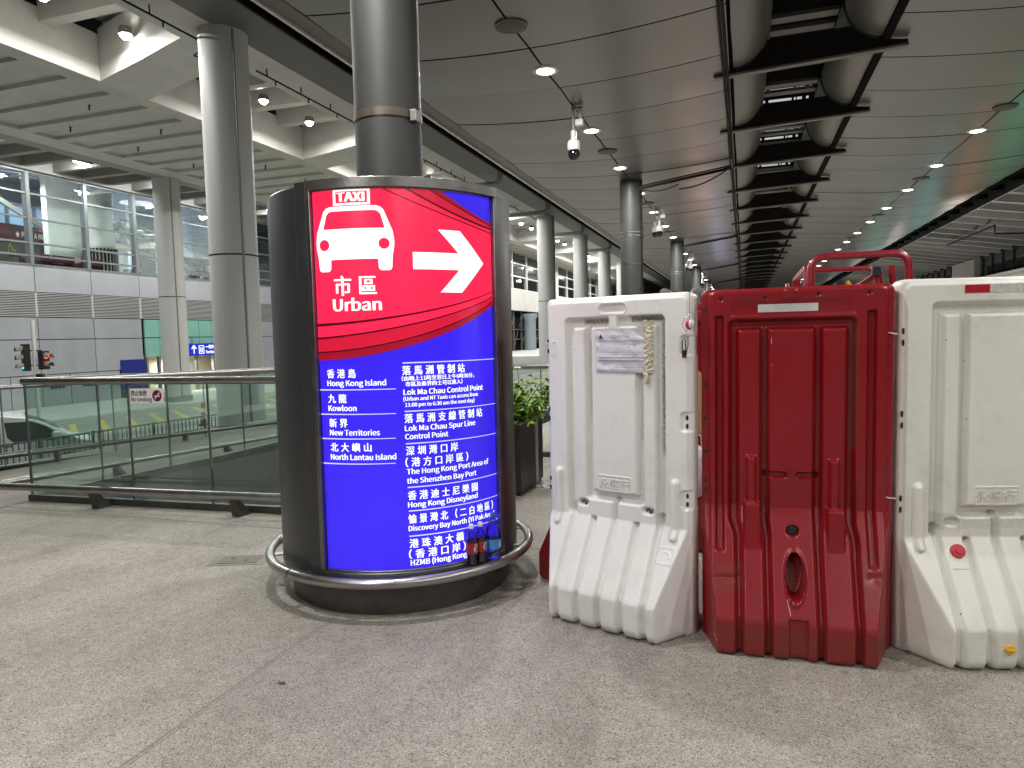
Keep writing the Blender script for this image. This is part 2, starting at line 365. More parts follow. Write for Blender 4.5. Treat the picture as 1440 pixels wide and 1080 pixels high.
# road markings
mb = MB()
for i in range(16):
    y = 18 + i * 1.55; mb.add([(-26.2, y, -2.194), (-30.6, y + 3.4, -2.194), (-30.6, y + 3.75, -2.194), (-26.2, y + .35, -2.194)], [(0, 1, 2, 3)])
for x in (-26.2, -30.7): mb.add([(x, 15, -2.192), (x + .16, 15, -2.192), (x + .16, 46, -2.192), (x, 46, -2.192)], [(0, 1, 2, 3)])
struct(mb.build('road_marking_yellow', 'mark_yellow', smooth=False))
mb = MB(); pts = []
for i in range(30):
    t = i / 29; pts.append((-24.8 + 1.9 * math.sin(t * PI) - 1.5 * t, 17 + 16 * t))
for (x, y), (x2, y2) in zip(pts[:-1], pts[1:]): mb.add([(x, y, -2.19), (x + .16, y, -2.19), (x2 + .16, y2, -2.19), (x2, y2, -2.19)], [(0, 1, 2, 3)])
for x in (-31.6, -23.2): mb.add([(x, 4, -2.19), (x + .14, 4, -2.19), (x + .14, 58, -2.19), (x, 58, -2.19)], [(0, 1, 2, 3)])
struct(mb.build('road_marking_white', 'mark_white', smooth=False))
# the underpass below the glass railing: retaining walls and ramp
t = thing('underpass', 'dark ramp opening in the pavement enclosed by the green glass railing', 'underpass', (PX0, PY0, 0))
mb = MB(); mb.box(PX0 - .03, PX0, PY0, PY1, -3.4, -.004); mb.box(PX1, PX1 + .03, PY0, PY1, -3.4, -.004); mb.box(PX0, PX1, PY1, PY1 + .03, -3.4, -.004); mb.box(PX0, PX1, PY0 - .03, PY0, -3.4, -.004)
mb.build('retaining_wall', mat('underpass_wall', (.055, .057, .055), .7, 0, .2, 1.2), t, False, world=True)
mb = MB(); quad(mb, [(PX0, PY0, -2.6), (PX1, PY0, -2.6), (PX1, PY1, -1.3), (PX0, PY1, -1.3)]); mb.build('ramp', mat('ramp_screed', (.24, .23, .19), .7, 0, .15, 1.5), t, False, world=True)

# ------------------------------------------------------------------ taxi sign kiosk
KC = (-2.2, 4.15, 0); KR = .778; PHC = R_(35.2)
def cyl_pt(r): return lambda u, z: (r * math.sin(PHC + u / KR), -r * math.cos(PHC + u / KR), z)
def bend(mb, r, name, m, parent, step=.035):
    """mb holds flat shapes as (u, 0, z); cut them in narrow strips and bend them onto radius r"""
    me = bpy.data.meshes.new(name); me.from_pydata(mb.v, [], mb.f); bm = bmesh.new(); bm.from_mesh(me)
    u = -.56
    while u < .56:
        bmesh.ops.bisect_plane(bm, geom=bm.verts[:] + bm.edges[:] + bm.faces[:], plane_co=(u, 0, 0), plane_no=(1, 0, 0)); u += step
    for v in bm.verts: v.co = cyl_pt(r + v.co.y)(v.co.x, v.co.z)
    bmesh.ops.triangulate(bm, faces=[f for f in bm.faces if len(f.verts) > 4])
    bm.to_mesh(me); bm.free(); o = bpy.data.objects.new(name, me); COL.objects.link(o); me.materials.append(M[m]); o.parent = parent; return o
def flat(*polys):
    mb = MB()
    for p in polys: mb.add([(a, 0, b) for a, b in p], [tuple(range(len(p)))])
    return mb
def curve_y(pts):
    xs = [p[0] for p in pts]; cf = np.polyfit(xs, [p[1] for p in pts], min(2, len(pts) - 1)); return lambda x: float(np.polyval(cf, x))
def band(lo, hi, x0, x1, zmin=.277, zmax=2.42, n=40):
    mb = MB(); pr = None
    for i in range(n + 1):
        x = x0 + (x1 - x0) * i / n; a = lo(x) if callable(lo) else lo; b = hi(x) if callable(hi) else hi
        a = min(max(a, zmin), zmax); b = min(max(b, zmin), zmax)
        if pr and (pr[2] - pr[1] > 1e-4 or b - a > 1e-4): mb.add([(pr[0], 0, pr[1]), (x, 0, a), (x, 0, b), (pr[0], 0, pr[2])], [(0, 1, 2, 3)])
        pr = (x, a, b)
    return mb
HEAVY = [(-.010, 0), (.010, 0), (0, .005)]
kiosk = thing('taxi_sign', 'round charcoal taxi sign pillar with a glowing red and blue curved panel', 'sign', KC)
mb = MB(); mb.lathe([(.23, 2.478), (.72, 2.478), (.762, 2.472), (.775, 2.458), (.775, .20), (.70, .20)], n=96); mb.build('body', 'kiosk', kiosk)
mb = MB(); mb.lathe([(.72, 0), (.72, .185), (.70, .2), (.60, .2)], n=96); mb.build('skirt', 'skirt', kiosk)
UA, UB = -.553, .553
mb = MB(); quad(mb, [(UA, 0, .270), (UB, 0, .270), (UB, 0, 2.425), (UA, 0, 2.425)])
panel = bend(mb, KR + .002, 'display_panel', 'f_blue', kiosk); panel['label'] = 'backlit curved panel, red above and blue below'
l1 = curve_y([(-.56, 1.672), (-.259, 1.687), (-.003, 1.726), (.255, 1.779), (.505, 1.846)])
l2 = curve_y([(-.545, 1.601), (-.261, 1.623), (-.005, 1.666), (.253, 1.739), (.507, 1.811)])
l3 = curve_y([(-.543, 1.524), (-.265, 1.541), (-.007, 1.597), (.251, 1.678), (.515, 1.783)])
bd = curve_y([(-.545, 1.481), (-.266, 1.503), (-.009, 1.557), (.25, 1.642), (.514, 1.762)])
ua = curve_y([(-.158, 2.427), (.057, 2.334), (.272, 2.268), (.499, 2.218)])
ub = curve_y([(-.023, 2.427), (.161, 2.335), (.334, 2.279), (.492, 2.245)])
uc = curve_y([(.101, 2.428), (.274, 2.343), (.493, 2.268)])
ud = curve_y([(.164, 2.428), (.275, 2.362), (.375, 2.318), (.49, 2.282)])
big = lambda x: 9.0 if x < .16 else ud(x)
bend(band(bd, big, UA, UB, zmax=2.425, n=90), KR + .0045, 'red_field', 'f_red', panel)
for b in (band(l3, l2, UA, UB), band(lambda x: ub(x) if x > -.03 else 9, lambda x: (uc(x) if x > .1 else 9), -.02, UB, zmax=2.425)): bend(b, KR + .007, 'swoosh_band', 'f_red2', panel)
for b in (band(bd, l3, UA, UB), band(uc, lambda x: (ud(x) if x > .164 else 9), .10, UB, zmax=2.425)): bend(b, KR + .007, 'swoosh_edge', 'f_red3', panel)
for fn, t0, t1 in ((l1, .016, .005), (l2, .011, .006), (l3, .008, .006)):
    k = lambda x, fn=fn, t0=t0, t1=t1: fn(x) + t0 + (t1 - t0) * (x + .55) / 1.1
    bend(band(fn, k, UA, UB), KR + .0085, 'swoosh_line', 'f_line', panel)
for fn, t0, t1, xs in ((ua, .007, .007, -.15), (ub, .012, .008, -.02), (uc, .008, .006, .10)):
    bend(band(lambda x, fn=fn, t0=t0: fn(x) - t0, fn, xs, UB, zmax=2.425), KR + .0085, 'swoosh_line', 'f_line', panel)
# pictogram of a taxi
def rnd(poly, it=2):
    for _ in range(it):
        q = []
        for i, p in enumerate(poly):
            n = poly[(i + 1) % len(poly)]; q += [(p[0] * .8 + n[0] * .2, p[1] * .8 + n[1] * .2), (p[0] * .2 + n[0] * .8, p[1] * .2 + n[1] * .8)]
        poly = q
    return poly
def mir(h, c): return h + [(2 * c - a, b) for a, b in reversed(h)]
CX = -.312
body = mir([(CX - .130, 2.325), (CX - .152, 2.318), (CX - .170, 2.302), (CX - .216, 2.185), (CX - .223, 2.135), (CX - .222, 2.105), (CX - .211, 2.045), (CX - .208, 1.99), (CX - .202, 1.976), (CX - .190, 1.972), (CX - .152, 1.972), (CX - .140, 1.977), (CX - .135, 1.99), (CX - .133, 2.036)], CX)
win = mir([(CX - .118, 2.299), (CX - .137, 2.295), (CX - .153, 2.278), (CX - .174, 2.203)], CX)
tb = flat(body)
for x0, x1, z0, z1 in ((CX - .108, CX + .1, 2.405, 2.42), (CX - .108, CX + .1, 2.33, 2.342), (CX - .108, CX - .093, 2.342, 2.405), (CX + .085, CX + .1, 2.342, 2.405)):
    tb.add([(x0, 0, z0), (x1, 0, z0), (x1, 0, z1), (x0, 0, z1)], [(0, 1, 2, 3)])
bend(tb, KR + .0070, 'taxi_pictogram', 'f_white', panel)
def disc(u, z, r, n=32): return [(u + r * math.cos(2 * PI * i / n), z + r * math.sin(2 * PI * i / n)) for i in range(n)]
bend(flat(win, disc(CX - .171, 2.118, .031), disc(CX + .168, 2.118, .030)), KR + .0090, 'taxi_windscreen_and_lamps', 'f_red', panel)
bend(flat([(.009, 2.071), (.284, 2.071), (.157, 2.199), (.296, 2.199), (.471, 2.024), (.300, 1.849), (.162, 1.849), (.286, 1.977), (.009, 1.977)]), KR + .0070, 'arrow', 'f_white', panel)
for ln, bo in ((('TAXI', -.397, -.245, 2.35, .049), .022), (('市區', -.431, -.195, 1.838, .108), .022), (('Urban', -.442, -.172, 1.754, .066), .014)):
    bend(text_mb([ln], lambda a, b: (a, 0, b), bo, HEAVY), KR + .0070, 'heading_lettering', 'f_white', panel)
L1 = [('香港島', -.502, -.329, 1.381, .050), ('Hong Kong Island', -.502, -.162, 1.337, .031), ('九龍', -.501, -.389, 1.241, .050), ('Kowloon', -.502, -.332, 1.196, .031),
      ('新界', -.5, -.388, 1.103, .050), ('New Territories', -.499, -.206, 1.058, .031), ('北大嶼山', -.499, -.256, .965, .050), ('North Lantau Island', -.5, -.121, .919, .031),
      ('落馬洲管制站', -.07, .303, 1.390, .052), ('（由晚上11時至翌日上午6時30分，', -.075, .37, 1.357, .028), ('市區及新界的士可以進入）', -.055, .285, 1.325, .028),
      ('Lok Ma Chau Control Point', -.067, .439, 1.279, .030), ('(Urban and NT Taxis can access from', -.069, .396, 1.246, .021), ('11:00 pm to 6:30 am the next day)', -.06, .368, 1.212, .021),
      ('落馬洲支線管制站', -.066, .427, 1.120, .052), ('Lok Ma Chau Spur Line', -.066, .370, 1.075, .030), ('Control Point', -.066, .182, 1.028, .030),
      ('深圳灣口岸', -.064, .242, .936, .052), ('（港方口岸區）', -.069, .31, .870, .054), ('The Hong Kong Port Area of', -.064, .471, .829, .030), ('the Shenzhen Bay Port', -.064, .368, .776, .030),
      ('香港迪士尼樂園', -.062, .374, .681, .052), ('Hong Kong Disneyland', -.063, .372, .639, .030), ('愉景灣北（二白地區）', -.063, .503, .545, .054), ('Discovery Bay North (Yi Pak Area)', -.064, .515, .503, .029),
      ('港珠澳大橋', -.062, .265, .404, .052), ('（香港口岸）', -.067, .275, .342, .054), ('HZMB (Hong Kong Port)', -.059, .385, .303, .031)]
tx = text_mb(L1, lambda a, b: (a, 0, b), .011, HEAVY)
bend(tx, KR + .0060, 'destination_lettering', 'f_white', panel, .05)
random.seed(21); mk = MB()
for _ in range(26):
    u, z = random.choice(((-.50, .36), (-.49, .62), (-.40, .55), (-.46, .75), (-.12, .50), (.02, 1.60), (.20, 1.95))); u += random.gauss(0, .03); z += random.gauss(0, .06); a = random.uniform(.8, 2.3); l = random.uniform(.008, .03); c_, s_ = math.cos(a) * l, math.sin(a) * l; t_ = random.uniform(.0008, .0018)
    mk.add([(u - s_ / l * t_, 0, z), (u + c_ - s_ / l * t_ * .3, 0, z + s_), (u + c_ + s_ / l * t_ * .3, 0, z + s_), (u + s_ / l * t_, 0, z)], [(0, 1, 2, 3)])
o_ = bend(mk, KR + .0052, 'scratches', 'f_mark', panel); o_['kind'] = 'stuff'
ru = MB()
for u0, u1, z in ((UA, -.109, 1.315), (UA, -.112, 1.177), (UA, -.119, 1.038), (UA, -.124, .896), (-.067, UB, 1.458), (-.065, UB, 1.186), (-.064, UB, 1.003), (-.063, UB, .754), (-.061, UB, .618), (-.063, UB, .473)):
    ru.add([(u0, 0, z - .0035), (u1, 0, z - .002), (u1, 0, z + .002), (u0, 0, z + .0035)], [(0, 1, 2, 3)])
bend(ru, KR + .0060, 'rule', 'f_rule', panel)
# steel frame
A0, A1 = PHC + (UA) / KR, PHC + UB / KR
mb = MB()
for z0, z1 in ((2.422, 2.478), (.222, .274)): mb.lathe([(.772, z0), (.806, z0), (.806, z1), (.772, z1)], n=48, a0=R_(-8), a1=A1 + R_(3.0), closed_prof=True)
for z0, z1 in ((2.414, 2.421), (.2745, .284)): mb.lathe([(.776, z0), (.794, z0), (.794, z1), (.776, z1)], n=48, a0=A0, a1=A1, closed_prof=True)
mb.lathe([(.772, .2745), (.806, .2745), (.806, 2.4215), (.772, 2.4215)], n=4, a0=R_(-8), a1=A0 - R_(.3), closed_prof=True)
mb.lathe([(.772, .2745), (.806, .2745), (.806, 2.4215), (.772, 2.4215)], n=4, a0=A1 + R_(.3), a1=A1 + R_(3.0), closed_prof=True)
mb.build('frame', 'steel_dark', kiosk, bevel=.003)
mb = MB(); mb.lathe([(.772, .222), (.796, .222), (.796, 2.478), (.772, 2.478)], n=6, a0=R_(-14.5), a1=R_(-8.4), closed_prof=True); mb.build('side_post', 'kiosk', kiosk, bevel=.003)
mb = MB(); mb.lathe([(.772, .222), (.790, .222), (.790, 2.478), (.772, 2.478)], n=6, a0=A1 + R_(3.3), a1=A1 + R_(7), closed_prof=True); mb.build('side_post', 'skirt', kiosk, bevel=.003)
mb = MB(); mb.tube([(.857 * math.sin(a), -.857 * math.cos(a), .232) for a in [2 * PI * i / 96 for i in range(96)]], .030, 14, closed=True); ring = mb.build('bumper_ring', 'steel', kiosk)
for d in (-22, 95, 215):
    mb = MB(); a = R_(d); p = Vector((.857 * math.sin(a), -.857 * math.cos(a), .232)); tg = Vector((math.cos(a), math.sin(a), 0)); mb.cyl(p - tg * .0045, p + tg * .0045, .0306, n=16); mb.build('joint', 'black', ring)
for d in range(6, 366, 30):
    a = R_(d); f = lambda r, z: Vector((r * math.sin(a), -r * math.cos(a), z)); mb = MB(); mb.bar(f(.70, .224), f(.85, .224), .05, .012); mb.build('ring_bracket', 'steel', kiosk, False, bevel=.002)
mb = MB(); mb.tube([(-.31, -.42, 2.45), (-.315, -.43, 2.52), (-.28, -.42, 2.555), (-.23, -.40, 2.53), (-.21, -.39, 2.45)], .011, 8); mb.build('conduit_loop', 'pipe', kiosk)
mb = MB(); mb.lathe([(.60, 2.4785), (.615, 2.4785), (.615, 2.492), (.60, 2.492)], n=96, closed_prof=True); mb.build('top_trim', 'steel_dark', kiosk)

# ------------------------------------------------------------------ canopy columns
CY = [4.15 + 10.33 * i for i in range(-1, 8)]
def col_mesh(k):
    near = k == 1
    c = thing('canopy_column', '', 'column', (-2.2, CY[k], 0), group='round steel columns of the canopy')
    z0 = 2.42 if near else 0
    mb = MB(); mb.lathe([(.215, z0), (.215, 4.90)], n=48); mb.build('shaft', 'column_dark' if near else 'column_far', c)
    if near:
        mb = MB(); mb.lathe([(.2155, 2.985), (.221, 2.985), (.221, 3.035), (.2155, 3.035)], n=48, closed_prof=True); mb.build('seam_band', mat('rusty_band', (.13, .105, .085), .5, .6, .2, 20), c)
        mb = MB(); mb.lathe([(.2155, 2.975), (.2165, 2.975), (.2165, 2.9845), (.2155, 2.9845)], n=48, closed_prof=True); mb.build('seam_gap', 'black', c)
        mb = MB(); mb.box(.205, .235, -.10, -.03, 2.50, 2.56); mb.box(.205, .245, -.10, -.04, 2.96, 3.03); mb.build('bracket', 'steel', c, False, bevel=.003)
        mb = MB(); mb.tube([(.205 * 1.1 * math.sin(a), -.205 * 1.1 * math.cos(a), 2.52) for a in [R_(x) for x in range(-70, 100, 8)]], .008, 6); mb.build('cable', 'pipe', c)
    else:
        for zz in (3.55, 3.62, 2.98, 2.10):
            mb = MB(); mb.lathe([(.2155, zz), (.2195, zz), (.2195, zz + .02), (.2155, zz + .02)], n=40, closed_prof=True); mb.build('strap', 'steel' if zz > 3.5 else 'steel_dark', c)
        mb = MB(); mb.cyl((.225, -.02, 1.0), (.225, -.02, 4.8), .017, n=8); mb.box(.205, .245, -.06, .02, 2.42, 2.55); mb.box(.21, .25, -.05, .03, 3.5, 3.75); mb.build('conduit', 'pipe', c)
        if k == 2:
            mb = MB(); mb.tube([(.22, -.05, 2.42), (.18, -.16, 2.3), (.17, -.17, 2.15), (.24, -.12, 2.05), (.30, -.1, 2.1), (.44, -.1, 2.22)], .016, 8); mb.build('loose_cable', 'black', c)
            mb = MB(); mb.tube([(.30, -.1, 2.1), (.36, -.12, 1.9), (.38, -.12, 1.75)], .008, 6); mb.build('loose_cable', 'white_plastic', c)
    return c
cols = []
cn = {0: None, 1: 'dark grey column rising out of the top of the taxi sign pillar', 2: 'dark round column with loose cables behind the white barrier carrying a notice', 3: 'third dark round column down the canopy, next one past the cabled column', 4: 'fourth dark round column down the canopy, thin in the distance', 5: 'fifth dark round column down the canopy, far behind the barriers'}
for k in range(1, 9):
    if k <= 3: c = col_mesh(k)
    else: c = dup(cols[2], (-2.2, CY[k], 0))
    c['label'] = cn.get(k, f'{ORD[k - 1]} dark round column down the canopy, lost in the distance'); cols.append(c)

# ------------------------------------------------------------------ canopy
MOD = 2.58; Y0, Y1 = -9, 96
zl = lambda x: 4.69 + .031 * (x + 2.2) ** 2
zr = lambda x: 4.82 + .036 * (x - 3.68) ** 2
M['ceiling'] = mat('satin_ceiling_metal', (.238, .236, .226), .34, .55, .05, .8)
M['bullnose'] = mat('bullnose_metal', (.225, .22, .205), .42, .45, .10, 2.0, .10, 3)
canopy = thing('canopy', 'long dark canopy of curved satin metal panels with a ribbed centre slot', 'canopy', (.7, 8, 4.7))
def ceil_strips(zf, xa, xb):
    mb = MB(); k0 = int((Y0 - 8.07) / 1.29) - 1
    for k in range(k0, 70):
        ya = 8.07 + .645 + 1.29 * k + .012; yb = ya + 1.29 - .024
        if yb < Y0 or ya > Y1: continue
        nx, ny = 14, 3; vs = []; rz = random.uniform(-.006, .004)
        for j in range(ny + 1):
            for i in range(nx + 1):
                x = xa + (xb - xa) * i / nx; t = j / ny; vs.append((x, ya + (yb - ya) * t, zf(x) + rz - .013 * math.sin(PI * t)))
        mb.add(vs, [(j * (nx + 1) + i, j * (nx + 1) + i + 1, (j + 1) * (nx + 1) + i + 1, (j + 1) * (nx + 1) + i) for j in range(ny) for i in range(nx)])
    return mb
for zf, xa, xb in ((zl, -4.12, -2.212), (zl, -2.188, -.17), (zr, 1.60, 3.668), (zr, 3.692, 5.75)):
    ceil_strips(zf, xa, xb).build('ceiling_panels', 'ceiling', canopy, world=True)
for zf, xa, xb in ((zl, -4.2, -.10), (zr, 1.53, 5.8)):
    mb = MB(); n = 14; vs = []
    for y in (Y0, Y1):
        for i in range(n + 1):
            x = xa + (xb - xa) * i / n; vs.append((x, y, zf(x) + .05))
    mb.add(vs, [(i, i + 1, n + 2 + i, n + 1 + i) for i in range(n)]); mb.build('ceiling_backing', 'dark', canopy, world=True)
def bull(sx, x0, z0):
    return [(x0 + sx * .44 * math.sin(t), z0 + .50 - .50 * math.cos(t)) for t in [PI / 2 * i / 10 for i in range(11)]]
BL = bull(1, -.13, 4.835); BR = bull(-1, 1.56, 4.965)
FY = [9.36 + MOD * k for k in range(-7, 34)]
for B in (BL, BR):
    mb = MB()
    for fa, fb in zip(FY[:-1], FY[1:]):
        ya, yb = fa + .055, fb - .055; vs = []; wob = [random.uniform(-.012, .012) for _ in range(5)]
        for j in range(5):
            for (x, z) in B: vs.append((x + wob[j] * .6, ya + (yb - ya) * j / 4, z + wob[j]))
        m_ = len(B); mb.add(vs, [(j * m_ + i, j * m_ + i + 1, (j + 1) * m_ + i + 1, (j + 1) * m_ + i) for j in range(4) for i in range(m_ - 1)])
    mb.build('bullnose_lining', 'bullnose', canopy, world=True)
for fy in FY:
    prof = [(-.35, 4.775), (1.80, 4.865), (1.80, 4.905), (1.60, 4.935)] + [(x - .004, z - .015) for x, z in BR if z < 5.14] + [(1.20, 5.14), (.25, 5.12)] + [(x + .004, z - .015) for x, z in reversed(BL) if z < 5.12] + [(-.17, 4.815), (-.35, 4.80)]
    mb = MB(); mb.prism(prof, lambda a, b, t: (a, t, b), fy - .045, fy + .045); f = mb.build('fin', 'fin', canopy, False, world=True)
    mb = MB(); mb.add([(-.36, fy - .05, 4.772), (-.36, fy + .05, 4.772), (1.81, fy + .05, 4.862), (1.81, fy - .05, 4.862), (-.36, fy - .05, 4.745), (-.36, fy + .05, 4.745), (1.81, fy + .05, 4.835), (1.81, fy - .05, 4.835)],
                       [(0, 1, 2, 3), (4, 7, 6, 5), (0, 3, 7, 4), (1, 5, 6, 2), (0, 4, 5, 1), (3, 2, 6, 7)]); mb.build('edge_strip', 'fin_edge', f, False).location = (-canopy.location[0], -canopy.location[1], -canopy.location[2])
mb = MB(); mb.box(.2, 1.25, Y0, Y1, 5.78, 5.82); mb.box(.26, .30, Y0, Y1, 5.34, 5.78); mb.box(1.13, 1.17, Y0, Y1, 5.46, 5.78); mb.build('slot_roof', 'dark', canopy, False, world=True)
for fa in FY[:-1]:
    mb = MB(); ms = MB()
    for q in (.52, .92, 1.35, 1.8, 2.2):
        y = fa + q; mb.box(.30, 1.13, y - .09, y + .09, 5.42 if abs(q - 1.35) < .1 else 5.55, 5.47 if abs(q - 1.35) < .1 else 5.60)
    for q in (1.05, 1.62):
        y = fa + q
        for a, b in (((.33, .36), (.42, .80), (.84, .87), (.89, .97), (1.04, 1.08)) if fa < 24 else ((.36, 1.05),)):
            if 4 < fa < 60: ms = MB(); ms.box(a, b, y - .02, y + .02, 5.64, 5.67); ms.build('strip_light', 'strip', canopy, False, world=True)
    sl_ = mb.build('slot_grille', 'slat', canopy, False, world=True)

# outer edges: lip, soffit strip and gutter with ribs
mb = MB(); mb.box(-4.32, -4.135, Y0, Y1, 4.80, 4.815); mb.build('edge_soffit', 'fin_edge', canopy, False, world=True)
mb = MB(); mb.box(-4.365, -4.325, Y0, Y1, 4.77, 4.86); mb.build('edge_lip', mat('lit_edge_lip_tone', (.75, .75, .72), .35, .3), canopy, False, world=True)  # pale colour carries the bright light along the lip
mb = MB(); mb.box(-5.0, -4.38, Y0, Y1, 5.40, 5.45); mb.box(-4.62, -4.58, Y0, Y1, 4.86, 5.40)
for k in range(-8, 72):
    y = 8.0 + 1.29 * k; mb.box(-4.58, -4.38, y - .03, y + .03, 4.88, 5.14)
mb.build('gutter', 'dark', canopy, False, world=True)
mb = MB(); mb.box(5.77, 5.83, Y0, Y1, 4.93, 5.10); mb.box(5.83, 6.6, Y0, Y1, 5.10, 5.16)
for k in range(-8, 72):
    y = 8.0 + 1.29 * k; mb.box(5.85, 6.25, y - .05, y + .05, 4.97, 5.09)
mb.build('gutter', 'dark', canopy, False, world=True)
mb = MB(); mb.bar((1.565, Y0, 4.935), (1.565, Y1, 4.935), .085, .05); mb.build('slot_edge_strip', 'dark', canopy, False, world=True)
# conduits run along the slot edge
tr = thing('cable_conduit', 'black pair of conduits along one edge of the ceiling slot with looping cable', 'conduit', (-.2, 8, 4.7))
mb = MB()
for dx, dz in ((-.235, 4.735), (-.196, 4.74)):
    mb.tube([(dx + random.uniform(-.008, .008), Y0 + i * 1.29, dz + random.uniform(-.006, .006)) for i in range(80)], .017, 8)
mb.build('conduit_pair', 'pipe', tr, world=True)
mb = MB(); mb.tube([(-.215, 13.3 + i * .8 / 12, 4.70 - .55 * math.sin(PI * i / 12) * .0 - .03) for i in range(13)], .012, 6)
mb.tube([(-.22 - 1.95 * i / 24, 14.1, 4.72 - .36 * (4 * (i / 24) * (1 - i / 24)) ** .9 * (1 if i < 14 else .8)) for i in range(0, 13)], .014, 6)
mb.tube([(-1.2 - .85 * i / 12, 14.1, 4.36 + .0 + .10 * (2 * i / 12 - 1) ** 2) for i in range(13)], .012, 6)
mb.build('swag_cable', 'black', tr, world=True)
for k in range(2, 9):
    y = CY[k] - .25; b = thing('cable_tray', f'{"nearest" if k == 2 else ORD[k - 2]} dark cable tray spanning from column to ceiling slot under the canopy', 'cable tray', (-1.2, y, 4.6), group='cable trays across the ceiling')
    mb = MB(); mb.bar((-1.98, y, 4.46), (-.2, y, 4.70), .05, .045); mb.build('tray', 'pipe', b, False, world=True)
    mb = MB(); mb.cyl((-1.98, y - .04, 4.50), (-.2, y - .04, 4.74), .014, n=8); mb.build('conduit', 'pipe', b, world=True)
# downlights
def downlight(x, y, z, label, lit=True):
    t = thing('downlight', label, 'ceiling light', (x, y, z), group='round downlights in the canopy ceiling')
    mb = MB(); mb.lathe([(.105, .012), (.155, .010), (.160, -.004), (.150, -.020), (.112, -.024), (.105, -.018)], n=32, closed_prof=True); mb.build('trim_ring', 'white_plastic', t)
    mb = MB(); mb.lathe([(0, -.034), (.05, -.032), (.092, -.025), (.104, -.012)], n=28); mb.build('lens', 'lens', t)
    return t
def area(parent, p, size, power, col, rot=(0, 0, 0), spread=PI):
    d = bpy.data.lights.new('lamp_light', 'AREA'); d.shape = 'DISK'; d.size = size; d.energy = power; d.color = col; d.spread = spread
    o = bpy.data.objects.new('lamp_light', d); COL.objects.link(o); o.location = p; o.rotation_euler = rot
    if parent: o.parent = parent
    return o
proto = None; LAMPS = []
for side, x, ys, nm in ((0, -2.2, 8.07, 'above the dark columns'), (1, 3.68, 13.65, 'free of columns')):
    seq = [ys + MOD * k for k in range(-8, 33)]; seq = [y for y in seq if -6.5 < y < 92]
    vis = 0
    for y in seq:
        z = 4.685 if side == 0 else 4.815
        front = y > (7.5 if side == 0 else 12.5)
        if front: vis += 1; lab = f'{ORD[vis - 1]} lit downlight from the near end of the ceiling row {nm}'
        else: lab = f'lit downlight overhead, nearer than the taxi sign, in the ceiling row {nm}'
        if proto is None: t = proto = downlight(x, y, z, lab)
        else: t = dup(proto, (x, y, z), label=lab)
        if y < 45: LAMPS.append(t)
for t in LAMPS: area(t, (0, 0, -.055), .12, LAMP_W, (1.0, .99, .96))
dproto = None
for nm, x, zc, ys in (('above the dark columns', -2.2, 4.685, [6.80 + 5.16 * k for k in range(0, 8)]), ('free of columns', 3.68, 4.815, [12.35 + 5.16 * k for k in range(0, 7)])):
    for i, y in enumerate(ys):
        lab = f'{ORD[i]} unlit flat disc from the near end of the ceiling row {nm}'
        if dproto is None:
            dproto = thing('speaker_disc', lab, 'ceiling disc', (x, y, zc), group='flat discs in the canopy ceiling')
            mb = MB(); mb.lathe([(0, -.022), (.15, -.022), (.165, -.014), (.168, .01)], n=32); mb.build('cover', mat('disc_cover', (.10, .095, .085), .5, .3), dproto)
            mb = MB(); mb.lathe([(.155, -.0235), (.166, -.0235), (.166, -.026), (.155, -.026)], n=32, closed_prof=True); mb.build('rim', 'fin_edge', dproto)
        else: dup(dproto, (x, y, zc), label=lab)
# cctv
def cctv(loc, label, drop, ptz=True):
    t = thing('security_camera', label, 'camera', loc, group='security cameras under the canopy')
    mb = MB(); mb.cyl((0, 0, 0), (0, 0, -drop), .022, n=12); mb.box(.02, .13, -.03, .03, -.05, -.02); mb.box(.08, .12, -.02, .02, -.28, -.02); mb.build('drop_pole', 'white_plastic' if not ptz else mat('pole_beige', (.36, .33, .28), .5, .2), t)
    mb = MB(); mb.cyl((0, 0, -drop), (0, 0, -drop - .13), .04, n=14); mb.box(.03, .14, -.04, .04, -drop + .06, -drop + .14); mb.build('junction', 'white_plastic', t, bevel=.004)
    mb = MB(); mb.lathe([(0, -drop - .13), (.07, -drop - .13), (.088, -drop - .16), (.088, -drop - .25), (.08, -drop - .262), (0, -drop - .262)], n=24); mb.build('housing', 'white_plastic', t)
    mb = MB(); mb.sphere((0, 0, -drop - .31), .085); mb.build('dome', mat('camera_dome', (.01, .01, .012), .08, spec=.9), t)
    return t
c0 = cctv((-2.2, 9.45, 4.68), 'black dome camera on a pole between the two nearest downlights', .33)
for (x, y, z, lab) in ((-2.12, 18.0, 4.69, 'dome camera hanging past the cabled column, the higher one of its pair'), (-1.95, 17.4, 4.62, 'dome camera hanging past the cabled column, the lower one of its pair'), (-2.12, 28.6, 4.69, 'dome camera hanging beyond the third canopy column'), (-1.95, 27.9, 4.6, 'small dome camera beside the one beyond the third canopy column'), (-2.1, 39, 4.69, 'distant dome camera beyond the fourth canopy column')): dup(c0, (x, y, z), label=lab)

